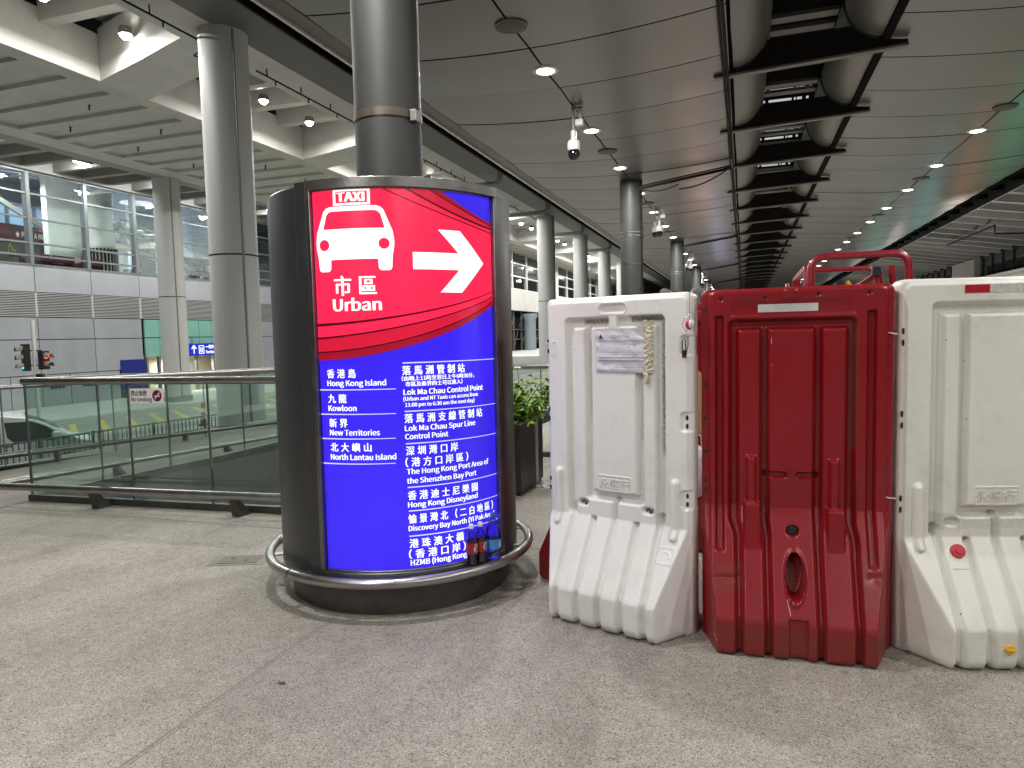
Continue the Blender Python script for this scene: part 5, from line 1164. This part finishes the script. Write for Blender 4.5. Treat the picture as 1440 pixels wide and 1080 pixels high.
# right white barrier
w2 = barrier('w', (.700, 3.81, 0), R_(15), 'white barrier with a red filler cap and a yellow drain cap', sc=(1.0, 1, 1.012), shell='shell_white2', me=mw2)
emboss(w2).data.materials.append(M['shell_white2'])
dark_slots(w2, depth_white, [(.012, z + d) for z in (1.525, 1.13, .72) for d in (-.025, .03)], .008, .016)
mb = MB(); yy = -BT - .0155; mb.box(.285, .398, yy - .002, yy, 1.727, 1.765); mb.build('red_reflective_strip', 'sticker_red', w2, False); 
mb = MB(); mb.box(.398, .60, yy - .0015, yy - .0002, 1.727, 1.765)
mb.build('reflective_sticker', mat('worn_sticker', (.50, .49, .46), .4, 0, .3, 55), w2, False)
x, y, z = on(depth_white, .255, .505, 0); nrm = Vector((0, -.88, .47))
mb = MB(); p = Vector((x, y, z)); mb.cyl(p - nrm * .004, p + nrm * .016, .034, .032, n=28); mb.cyl(p + nrm * .016, p + nrm * .022, .018, n=20); mb.build('filler_cap', 'cap_red', w2, bevel=.003)
x, y, z = on(depth_white, .385, .115, 0); p = Vector((x, y, z)); mb = MB(); mb.cyl(p, p - Vector((0, .014, 0)), .022, n=24); mb.box(x - .018, x + .018, y - .022, y - .014, z - .004, z + .004); mb.build('drain_cap', 'cap_yellow', w2, bevel=.002)
mb = MB(); p = Vector(on(depth_white, .215, .435)); q = Vector(on(depth_white, .285, .435)); mb.bar(p, q, .004, .005); mb.build('mould_mark', M['shell_white2'], w2, False)
# barriers behind
barrier('r', (-1.03, 5.08, 0), R_(-86), 'red barrier standing behind the white one beside the taxi sign', me=mr_lo)
barrier('r', (-.42, 5.35, 0), R_(6), 'red barrier glimpsed through the gap between white and red barriers', me=mr_lo)
# notice on the white barrier
Mw = w1.matrix_basis if False else (Matrix.Translation(w1.location) @ Matrix.Rotation(R_(-18), 4, 'Z') @ Matrix.Diagonal((.98, 1, 1, 1)))
def w1p(x, y, z): return tuple(Mw @ Vector((x, y, z)))
no = thing('notice', 'crinkled white paper notice in a plastic sleeve taped to the white barrier', 'notice', w1p(.5, -.085, 1.49)); yn = -BT - .017
mb = MB(); nx, nz = 36, 26; vs = []
X0, X1, Z0, Z1 = .352, .648, 1.388, 1.612
rs = RNG.random((nz + 1, nx + 1))
for j in range(nz + 1):
    for i in range(nx + 1):
        u, v = i / nx, j / nz; vs.append(w1p(X0 + (X1 - X0) * u - .006 * v, yn - .004 * abs(math.sin(9 * u + 5 * v + math.sin(7 * v))) - .0028 * rs[j, i] - .002 * math.sin(23 * v + 3 * u), Z0 + (Z1 - Z0) * v))
mb.add(vs, [(j * (nx + 1) + i, j * (nx + 1) + i + 1, (j + 1) * (nx + 1) + i + 1, (j + 1) * (nx + 1) + i) for j in range(nz) for i in range(nx)]); mb.build('sheet', 'paper', no, world=True, angle=60)
mb = MB(); yo = yn - .0085
def stroke(x0, x1, z, h): mb.add([w1p(x0, yo, z - h), w1p(x1, yo, z - h), w1p(x1, yo, z + h), w1p(x0, yo, z + h)], [(0, 1, 2, 3)])
stroke(.365, .645, 1.553, .0016); stroke(.365, .645, 1.463, .002); stroke(.365, .645, 1.446, .003); stroke(.365, .645, 1.396, .0012)
for x0, x1, z in ((.455, .545, 1.583), (.44, .56, 1.576)):
    x = x0
    while x < x1: stroke(x, x + random.uniform(.006, .014), z, .0017); x += .016
for z, xa in ((1.535, .37), (1.522, .37), (1.507, .37), (1.492, .37), (1.478, .37), (1.432, .37), (1.42, .37)):
    x = xa
    while x < .63:
        l = random.uniform(.006, .03)
        if random.random() < .30: stroke(x, x + l, z, .0009)
        x += l + .006
for x in np.arange(.47, .64, .013): stroke(x, x + random.uniform(.004, .010), 1.410, .0018)
mb.build('print', 'ink_grey', no, False, world=True)
mb = MB(); mb.add([w1p(.368, yo, 1.568), w1p(.395, yo, 1.568), w1p(.381, yo, 1.594)], [(0, 1, 2)]); mb.build('emblem', 'ink', no, False, world=True)
mb = MB(); mb.add([w1p(.346, yn - .0008, 1.380), w1p(.66, yn - .0008, 1.380), w1p(.655, yn - .0008, 1.622), w1p(.342, yn - .0008, 1.622)], [(0, 1, 2, 3)]); mb.build('sleeve', 'sticker_white', no, False, world=True)
tp_ = thing('foam_tape', 'ragged strip of old yellowed foam tape beside the paper notice', 'tape', w1p(.67, -.08, 1.5)); mb = MB(); vs = []
for j in range(41):
    for i in range(7):
        zz = 1.335 + .325 * j / 40; vs.append(w1p(.640 + .058 * i / 6 + random.uniform(-.006, .006) - .02 * (j < 6) * (i > 3), -BT - .014 - .013 * math.sin(PI * i / 6) - random.uniform(0, .010), zz + random.uniform(-.004, .004)))
mb.add(vs, [(j * 7 + i, j * 7 + i + 1, (j + 1) * 7 + i + 1, (j + 1) * 7 + i) for j in range(40) for i in range(6)]); o = mb.build('strip', 'tape', tp_, False, world=True)
# padlock and reflector between barriers
pk = thing('padlock', 'steel padlock hooked through the top lug of the white barrier', 'padlock', w1p(.872, -.075, 1.52))
mb = MB(); mb.box(-.012, .014, -.022, -.006, -.06, -.015); mb.build('lock_body', 'chrome', pk, bevel=.004)
mb = MB(); mb.tube([(-.008, -.014, -.02), (-.008, -.014, .03), (0, -.014, .045), (.008, -.014, .03), (.008, -.014, -.02)], .0035, 8); mb.build('shackle', 'chrome', pk)
mb = MB(); mb.tube([(.004, -.012, .04), (.018, -.006, .05), (.02, -.01, .01), (.012, -.016, -.03)], .003, 6); mb.build('chain', 'steel_dark', pk)
rf_ = thing('reflector_tag', 'round red and white tag wired in the gap between white and red barriers', 'tag', (-.255, 3.54, 1.63))
mb = MB(); mb.sphere((0, 0, 0), .026, 16, 12, (.75, .6, 1)); mb.build('tag_body', 'cap_red', rf_); mb = MB(); mb.sphere((.008, -.006, .002), .0225, 16, 12, (.7, .6, 1)); mb.build('tag_face', 'sticker_white', rf_)
mb = MB(); mb.tube([(-.02, 0, -.03), (-.035, -.005, .0), (-.02, 0, .04), (.01, 0, .06), (.03, 0, .02), (.02, -.01, -.035), (-.02, 0, -.03)], .0018, 6); mb.tube([(.0, 0, .03), (.0, .02, .16)], .0016, 6); mb.tube([(.0, 0, .05), (.03, .03, .12)], .0016, 6); mb.build('wire', 'chrome', rf_)
for k, (x, y, z, dx) in enumerate(((-1.085, 3.90, 1.545, .05), (-1.08, 3.90, .70, -.05), (.70, 3.77, 1.56, -.06), (.70, 3.77, .76, -.06))):
    c = thing('cable_tie', ('white cable tie high on the edge of the white barrier by the sign', 'white cable tie low on the edge of the white barrier by the sign', 'white cable tie joining red barrier and yellow capped white barrier, upper one', 'white cable tie joining red barrier and yellow capped white barrier, lower one')[k], 'cable tie', (x, y, z)); mb = MB(); mb.tube([(0, -.02, 0), (dx * .5, -.045, .006), (dx, -.02, .012), (dx * .5, .0, .005)], .003, 6); mb.build('strap', 'white_plastic', c)

# ------------------------------------------------------------------ bottles on the bumper ring
def bottle(phi, r, prof, label, liquid, lab, z0=.264, cap_m='white_plastic', lz=(.07, .13), lr=.033, fill=.17):
    t = thing('bottle', label, 'bottle', (KC[0] + r * math.sin(phi), KC[1] - r * math.cos(phi), z0), phi, 'drink bottles left on the bumper ring')
    mb = MB(); mb.lathe(prof, n=28); mb.build('shell', glass_b, t)
    ins_ = [(max(0, a - .0018), b + .001) for a, b in prof if b <= fill]; ins_.append((0, ins_[-1][1])); mb = MB(); mb.lathe(ins_, n=24); mb.build('drink', liquid, t)
    mb = MB(); mb.lathe([(lr + .0007, lz[0]), (lr + .0007, lz[1])], n=28); lb = mb.build('label', lab, t); zt = prof[-1][1]
    mb = MB(); mb.lathe([(.0145, zt - .006), (.0150, zt - .004), (.0150, zt + .014), (.0135, zt + .017), (0, zt + .017)], n=20); mb.build('cap', cap_m, t); return t, lb
glass_b = glass('bottle_plastic', (.86, .90, .94), .30)
cola = mat('dark_cola', (.035, .006, .003), .1, spec=.7); wat = glass('bottle_water', (.80, .88, .96), .25)
redl = mat('red_bottle_label', (.28, .012, .02), .35, 0, .1, 30); blul = mat('blue_bottle_label', (.05, .22, .50), .35, 0, .15, 22)
PC = [(0, .002), (.026, .002), (.031, .008), (.032, .03), (.0295, .05), (.033, .068), (.033, .132), (.031, .150), (.022, .185), (.0135, .205), (.0128, .222)]
for k, (ph, lab) in enumerate(((.985, 'dark drink bottle with red label, the one farther from the water bottle'), (1.066, 'dark drink bottle with red label, standing next to the big water bottle'))):
    b, lb = bottle(ph, .828, PC, lab, cola, redl); mb = MB()
    mb.add([((.0345) * math.sin(a * 1.0), -.0345 * math.cos(a), .1 + q) for a, q in [(.30 + .55 * math.cos(2 * PI * i / 20), .022 * math.sin(2 * PI * i / 20)) for i in range(20)]], [tuple(range(20))])
    mb.add([(.0348 * math.sin(a), -.0348 * math.cos(a), q) for a, q in ((-.1, .126), (.6, .126), (.5, .120), (-.05, .121))], [(0, 1, 2, 3)]); mb.build('emblem', 'sticker_white', lb, False)
PW = [(0, .003), (.040, .003), (.047, .010), (.048, .03), (.045, .045), (.048, .06), (.048, .14), (.046, .16), (.036, .20), (.020, .235), (.0145, .245), (.0145, .262)]
b, lb = bottle(1.185, .832, PW, 'large clear water bottle with pale blue label and carry loop', wat, blul, lz=(.065, .125), lr=.048, fill=.145, cap_m=mat('blue_cap', (.05, .12, .45), .4))
mb = MB(); mb.add([(.0492 * math.sin(a), -.0492 * math.cos(a), q) for a, q in ((-.05, .075), (.22, .075), (.22, .112), (-.05, .112))], [(0, 1, 2, 3)]); mb.build('label_patch', 'white_plastic', lb, False)
mb = MB(); mb.tube([(.015, 0, .247), (.04, 0, .256), (.06, 0, .25), (.058, 0, .24), (.04, 0, .238), (.015, 0, .243)], .003, 8); mb.build('carry_loop', blul, b)

# ------------------------------------------------------------------ planters behind the sign
def planter(x0, x1, y0, y1, h, label):
    t = thing('planter', label, 'planter', ((x0 + x1) / 2, (y0 + y1) / 2, 0)); mb = MB(); mb.box(x0, x1, y0, y1, .03, h - .06); mb.build('box', 'planter', t, False, world=True, bevel=.008)
    mb = MB()
    for a in ((x0 - .012, x1 + .012, y0 - .012, y0 + .03), (x0 - .012, x1 + .012, y1 - .03, y1 + .012), (x0 - .012, x0 + .03, y0 + .031, y1 - .031), (x1 - .03, x1 + .012, y0 + .031, y1 - .031)): mb.box(*a, h - .0595, h)
    mb.build('rim', 'planter', t, False, world=True); mb = MB(); mb.box(x0 + .03, x1 - .03, y0 + .03, y1 - .03, h - .12, h - .08); mb.build('soil', mat('soil', (.03, .02, .012), .95, 0, .3, 20), t, False, world=True)
    mb = MB(); mb.box(x0 + .02, x1 - .02, y0 + .02, y1 - .02, 0, .03); mb.build('plinth', 'black', t, False, world=True); return t
planter(-2.75, -2.09, 6.45, 7.25, .72, 'dark metal planter box just behind the taxi sign'); planter(-2.0, -.9, 7.75, 8.3, .80, 'black planter box behind the steel post')
def plant(cx, cy, z0, rx, ry, h, n, label):
    t = thing('leafy_plant', label, 'plant', (cx, cy, z0)); A_, B_ = MB(), MB(); st = MB(); tips = []
    for i in range(26):
        a = random.uniform(0, 2 * PI); q = random.random() ** .5; tip = Vector((rx * q * math.cos(a), ry * q * math.sin(a), h * random.uniform(.55, 1))); b0 = Vector((tip.x * .35, tip.y * .35, -.05)); mid = (b0 + tip) / 2 + Vector((0, 0, .05))
        st.tube([b0, mid, tip], [.008, .006, .003], 5); tips.append((b0, mid, tip))
    for i in range(n):
        b0, mid, tip = random.choice(tips); s = random.uniform(.35, 1.05); p = b0.lerp(tip, s) + Vector([random.gauss(0, .035) for _ in range(3)])
        az = random.uniform(0, 2 * PI); L = random.uniform(.06, .13); wd = L * random.uniform(.28, .42); d = Vector((math.cos(az), math.sin(az), random.uniform(-.5, .6))).normalized(); sd = d.cross(Vector((0, 0, 1))).normalized(); up = sd.cross(d); rl_ = random.uniform(-.8, .8); sd = sd * math.cos(rl_) + up * math.sin(rl_)
        mb = A_ if random.random() < .55 else B_; e = p + d * L - Vector((0, 0, L * .35)); m1 = p + d * L * .5 + up * .008
        mb.add([p, m1 - sd * wd / 2 - up * .01, m1, m1 + sd * wd / 2 - up * .01, e], [(0, 1, 2), (0, 2, 3), (1, 4, 2), (2, 4, 3)])
    A_.build('foliage', 'leaf1', t); B_.build('foliage', 'leaf2', t); st.build('stem', 'stem', t); return t
plant(-2.42, 6.85, .66, .60, .62, .48, 1900, 'bushy bright green plant in the planter behind the taxi sign'); plant(-1.5, 8.0, .74, .78, .46, .56, 1700, 'bushy green plant in the black planter behind the steel post')
fl_ = thing('white_flower', 'single white flower above the plants behind the taxi sign', 'flower', (-2.28, 7.0, 1.2)); mb = MB(); mb.tube([(0, 0, -.2), (.01, 0, -.1), (0, 0, .04)], .004, 5); mb.build('stem', 'stem', fl_); mb = MB()
for i in range(6):
    a = i * PI / 3; mb.sphere((.022 * math.cos(a), .022 * math.sin(a), .05), .018, 8, 6, (1, 1, .6))
mb.build('petals', 'white_plastic', fl_)
sb_ = thing('steel_post', 'slim stainless steel post on a round foot before the black planter', 'post', (-2.09, 6.98, 0)); mb = MB(); mb.cyl((0, 0, .012), (0, 0, .90), .030, n=20); mb.build('tube', 'steel', sb_, bevel=.003); mb = MB(); mb.lathe([(0, 0), (.15, 0), (.15, .012), (.04, .02), (0, .02)], n=28); mb.build('foot', 'steel', sb_)
# ------------------------------------------------------------------ scissor lift behind the red barrier
lf = thing('scissor_lift', 'red scissor lift whose guard rail rises behind the red barrier', 'lift', (.98, 7.75, 0))
def tb_(pts, r=.028, nm='guard_rail', m='red_paint'): mb = MB(); mb.tube(pts, r, 12); return mb.build(nm, m, lf, world=True)
def arch(x0, x1, y, z0, z1, r=.10):
    p = [(x0, y, z0)]
    for i in range(7): a = PI - PI / 2 * i / 6; p.append((x0 + r + r * math.cos(a), y, z1 - r + r * math.sin(a)))
    for i in range(7): a = PI / 2 - PI / 2 * i / 6; p.append((x1 - r + r * math.cos(a), y, z1 - r + r * math.sin(a)))
    return p + [(x1, y, z0)]
tb_(arch(.585, 1.385, 7.0, 1.55, 2.245, .11), .032); tb_(arch(.585, 1.385, 8.6, 1.55, 2.245, .11))
tb_([(.60, 7.0, 1.95), (1.37, 7.0, 1.95)], .022)
tb_([(.50, 7.0, 1.55), (.56, 7.05, 2.12), (.57, 7.3, 2.18), (.55, 8.5, 2.15), (.50, 8.6, 1.55)]); tb_([(.46, 7.0, 1.6), (.47, 8.6, 2.1)], .02)
tb_([(1.17, 7.25, 2.12), (1.38, 8.5, 2.14)]); tb_([(1.17, 7.25, 2.14), (1.25, 7.25, 1.6)], .034); tb_([(1.30, 7.3, 2.16), (1.36, 7.3, 1.6)], .03); tb_([(.98, 7.4, 1.95), (1.22, 7.3, 2.12)], .03)
mb = MB(); mb.box(1.13, 1.20, 7.2, 7.30, 2.06, 2.15); mb.box(.80, .87, 7.08, 7.2, 1.85, 2.01); mb.build('clamp', 'black', lf, False, world=True, bevel=.01)
mb = MB(); mb.box(.60, .80, 7.06, 7.26, 1.75, 1.985); cb = mb.build('control_box', 'red_paint', lf, world=True, bevel=.01); mb = MB(); mb.box(.605, .765, 7.048, 7.058, 1.86, 1.972); q = mb.build('warning_label', 'yellow_label', lf, False, world=True); 
mb = MB(); mb.box(.615, .755, 7.043, 7.0475, 1.87, 1.925); mb.build('warning_text_block', 'sticker_white', lf, False, world=True)
mb = MB()
for i in range(6): mb.box(.622 + .022 * i, .638 + .022 * i, 7.040, 7.0428, 1.88, 1.915)
mb.build('warning_mark', 'ink', lf, False, world=True)
mb = MB(); mb.tube([(.90, 7.1, 2.02), (.93, 7.1, 1.98), (.95, 7.15, 1.90)], .02, 8); mb.build('yellow_cable', 'cap_yellow', lf, world=True)
mb = MB(); mb.box(.45, 1.45, 7.0, 8.65, 1.42, 1.54); mb.build('platform', 'red_paint', lf, False, world=True, bevel=.01); mb = MB(); mb.box(.5, 1.4, 6.95, 8.7, .22, .62); mb.build('chassis', 'red_paint', lf, False, world=True, bevel=.02)
for sx in (.62, 1.28):
    for k in range(3):
        mb = MB(); z = .62 + .27 * k; mb.bar((sx, 7.1, z), (sx, 8.5, z + .26), .05, .07); mb.build('scissor_arm', 'red_paint', lf, False, world=True); mb = MB(); mb.bar((sx + .06, 8.5, z), (sx + .06, 7.1, z + .26), .05, .07); mb.build('scissor_arm', 'red_paint', lf, False, world=True)
for sx in (.44, 1.34):
    for sy in (7.2, 8.45): mb = MB(); mb.cyl((sx, sy, .17), (sx + .12, sy, .17), .17, n=24); mb.build('wheel', 'rubber', lf, world=True, bevel=.01)
# grey hooded stand behind the white barrier
hd = thing('hooded_stand', 'grey stand with two arched hoods peeking over the white barrier', 'stand', (-.62, 7.6, 0)); mb = MB(); mb.cyl((0, 0, 0), (0, 0, 1.88), .04, n=14); mb.box(-.2, .2, -.2, .2, 0, .04); mb.build('post', 'column_far', hd)
for s in (-1, 1):
    mb = MB(); pr = [(s * (.02 + .20 * i / 10), 1.88 + .17 * math.sin(PI * .62 * i / 10 + .1)) for i in range(11)]; n = len(pr)
    pol = pr + [(a, b - .03 - .03 * (i / 10)) for i, (a, b) in reversed(list(enumerate(pr)))]; mb.prism(pol, lambda a, b, t: (a, t, b), -.12, .12); mb.build('hood', 'slat', hd, False, bevel=.01)
# rubbish in the gap between barriers
bx = thing('cardboard', 'torn sheet of cardboard standing behind the gap between barriers', 'cardboard', (-.30, 4.75, .9)); mb = MB(); mb.add([(-.12, 0, .1), (.03, .02, .0), (.05, .05, .40), (-.02, .03, .46), (-.10, .0, .38)], [(0, 1, 2, 3, 4)]); mb.add([(-.12, .004, .1), (.03, .024, .0), (.05, .054, .40), (-.02, .034, .46), (-.10, .004, .38)], [(4, 3, 2, 1, 0)]); mb.build('sheet', mat('cardboard', (.36, .24, .13), .8), bx, False)
bg_ = thing('carrier_bag', 'white carrier bag in the gap between barriers', 'bag', (-.30, 4.7, .55)); mb = MB(); mb.sphere((0, 0, .12), .12, 14, 10, (.7, .6, 1.5)); mb.tube([(-.04, 0, .28), (-.03, 0, .36), (.03, 0, .36), (.04, 0, .28)], .006, 6); mb.build('bag', mat('bag_white', (.62, .62, .62), .5, 0, .1, 20, .6, 25), bg_)
sc_ = thing('dark_scrap', 'small dark scrap lying alone on the open floor before the sign', 'litter', (-2.05, 2.62, 0)); mb = MB(); mb.add([(-.028, -.006, .002), (.0, -.012, .006), (.03, -.002, .003), (.012, .010, .005), (-.016, .008, .003)], [(0, 1, 2, 3, 4)]); mb.build('scrap', 'brown_stain', sc_, False)
# ------------------------------------------------------------------ right hand deck beyond the canopy
rdk = thing('ribbed_deck', 'ribbed dark deck with pale edge beam behind the scissor lift', 'deck', (18, 40, 9)); ry0, ry1 = 10, 210
zs_ = lambda x: 9.93 - 1.33 * (x - 15.7) / 8.3
mb = MB(); mb.prism([(15.5, 9.92), (15.95, 9.86), (16.0, 10.62), (15.6, 10.68)], lambda a, b, t: (a, t, b), ry0, ry1); mb.build('edge_beam', 'concrete_light', rdk, False, world=True)
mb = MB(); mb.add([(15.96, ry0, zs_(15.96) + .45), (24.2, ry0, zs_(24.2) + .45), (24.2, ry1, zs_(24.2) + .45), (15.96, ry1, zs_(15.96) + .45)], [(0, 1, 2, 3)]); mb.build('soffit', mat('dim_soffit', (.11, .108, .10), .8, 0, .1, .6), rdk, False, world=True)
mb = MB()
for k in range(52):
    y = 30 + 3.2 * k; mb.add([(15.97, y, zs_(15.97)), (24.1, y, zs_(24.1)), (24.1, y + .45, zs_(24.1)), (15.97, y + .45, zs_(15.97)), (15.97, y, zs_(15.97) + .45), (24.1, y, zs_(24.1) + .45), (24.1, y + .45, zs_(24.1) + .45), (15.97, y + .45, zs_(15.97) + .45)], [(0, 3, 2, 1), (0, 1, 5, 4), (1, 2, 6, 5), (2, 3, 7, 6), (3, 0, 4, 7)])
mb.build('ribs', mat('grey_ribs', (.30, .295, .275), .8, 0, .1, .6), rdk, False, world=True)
mb = MB(); mb.box(5.85, 15.4, ry0, ry1, 10.9, 11.1); mb.box(14.6, 15.4, ry0, ry1, 9.6, 10.9); mb.build('gutter_void', 'dark', rdk, False, world=True)
rw = thing('glazed_wall', 'dark glazed wall with square piers and a pale ledge under the ribbed deck', 'wall', (24.3, 60, 0)); mb = MB(); mb.box(24.31, 24.6, 20, 210, 6.55, 8.7); mb.build('glazing', 'glass_dark', rw, False, world=True)
mb = MB()
for k in range(7): y = 34 + 27 * k; mb = MB(); mb.box(23.7, 24.3, y, y + 8.4, 6.5, 8.62); mb.build('pier', 'concrete_dark', rw, False, world=True)
mb = MB(); mb.box(23.5, 24.3, 20, 210, 6.2, 6.49); mb.box(24.1, 24.3, 20, 210, 0, 6.19); mb.build('ledge', 'concrete_light', rw, False, world=True)
mb = MB()
for k in range(60): mb.box(24.2, 24.305, 30 + 3 * k, 30.1 + 3 * k, 6.5, 8.6)
mb.build('mullion', 'pipe', rw, False, world=True)
pp = thing('service_pipe', 'pair of grey vertical pipes above the white barrier with coloured caps', 'pipe', (20.1, 62, 6)); mb = MB(); mb.cyl((20.1, 62, 0), (20.1, 62, 9.4), .11, n=12); mb.cyl((20.5, 62, 0), (20.5, 62, 9.4), .11, n=12); mb.build('pipe_pair', 'slat', pp, world=True)
mb = MB(); mb.tube([(18.0, 75, 9.0), (18.0, 62, 9.0), (18.0, 62, 8.4), (19.6, 62, 8.3), (24, 62, 8.1)], .07, 8); mb.build('branch_pipe', 'pipe', pp, world=True)

up = None; UPS = []  # unseen uplights added to brighten the ribbed deck
for k, y in enumerate((42, 58, 76, 96, 120)):
    lab = f'{ORD[k]} added unseen ground floodlight brightening the ribbed deck, counting from the near end'
    if up is None:
        up = thing('added_uplight', lab, 'floodlight', (11.5, y, 0), group='added ground floodlights under the ribbed deck'); mb = MB(); mb.box(-.22, .22, -.16, .16, .0, .16); mb.build('housing', 'slat', up, bevel=.02); mb = MB(); mb.cyl((0, 0, .161), (0, 0, .175), .13, n=20); mb.build('lens', 'flood_lens', up); UPS.append(up)
    else: UPS.append(dup(up, (11.5, y, 0), label=lab))
for t in UPS: area(t, (0, 0, .22), .3, 900, (1, .97, .9), rot=(PI, R_(28), 0))

# hidden glowing boxes added so that their colours streak the ceiling
ad = None
for k, (x, y, c, st, lab) in enumerate(((8.6, 27, (.10, .85, .45), 3.0, 'green glow box added for ceiling streaks beyond the yellow capped white barrier'), (9.0, 33, (1.0, .42, .16), 3.0, 'orange glow box added for ceiling streaks beyond the yellow capped white barrier'), (8.6, 38, (.25, .95, .95), 3.2, 'pale teal glow box added for ceiling streaks beyond the yellow capped white barrier'), (8.8, 52, (.35, .95, .75), 4, 'sea green glow box added for ceiling streaks far beyond the scissor lift'), (-.9, 40, (.62, .62, 1.0), 4, 'lilac glow box added for ceiling streaks in the distance between the columns'), (-1.1, 27, (1.0, .55, .38), 3, 'peach glow box added for ceiling streaks in the distance beside the third column'))):
    t = thing('streak_glow_box', lab, 'added glow box', (x, y, 0)); mb = MB(); mb.box(-.30, .30, 0, .16, .0, 2.2); mb.build('case', 'pipe', t, False, bevel=.01); mb = MB(); mb.box(-.26, .26, -.012, -.002, .35, 2.12); mb.build('lit_face', emat('glow_box_face', c, st), t, False)

gl = None; GLS = []  # hidden lamps added as fill for the columns and the road side
for k in range(9):
    y = 1.5 + 5.17 * k; lab = f'{ORD[k]} added hidden fill lamp on the road edge of the canopy, from the near end'
    if gl is None:
        gl = thing('added_edge_lamp', lab, 'lamp', (-4.76, y, 5.24), group='added fill lamps on the canopy edge'); mb = MB(); mb.box(-.05, .05, -.18, .18, .02, .12); mb.build('housing', 'slat', gl, bevel=.01); mb = MB(); mb.box(-.04, .04, -.16, .16, .0, .015); mb.build('lens', 'flood_lens', gl, False); GLS.append(gl)
    else: GLS.append(dup(gl, (-4.76, y, 5.24), label=lab))
for t in GLS: area(t, (-.03, 0, -.03), .3, 95, (1, .99, .95), rot=(0, R_(52), 0))
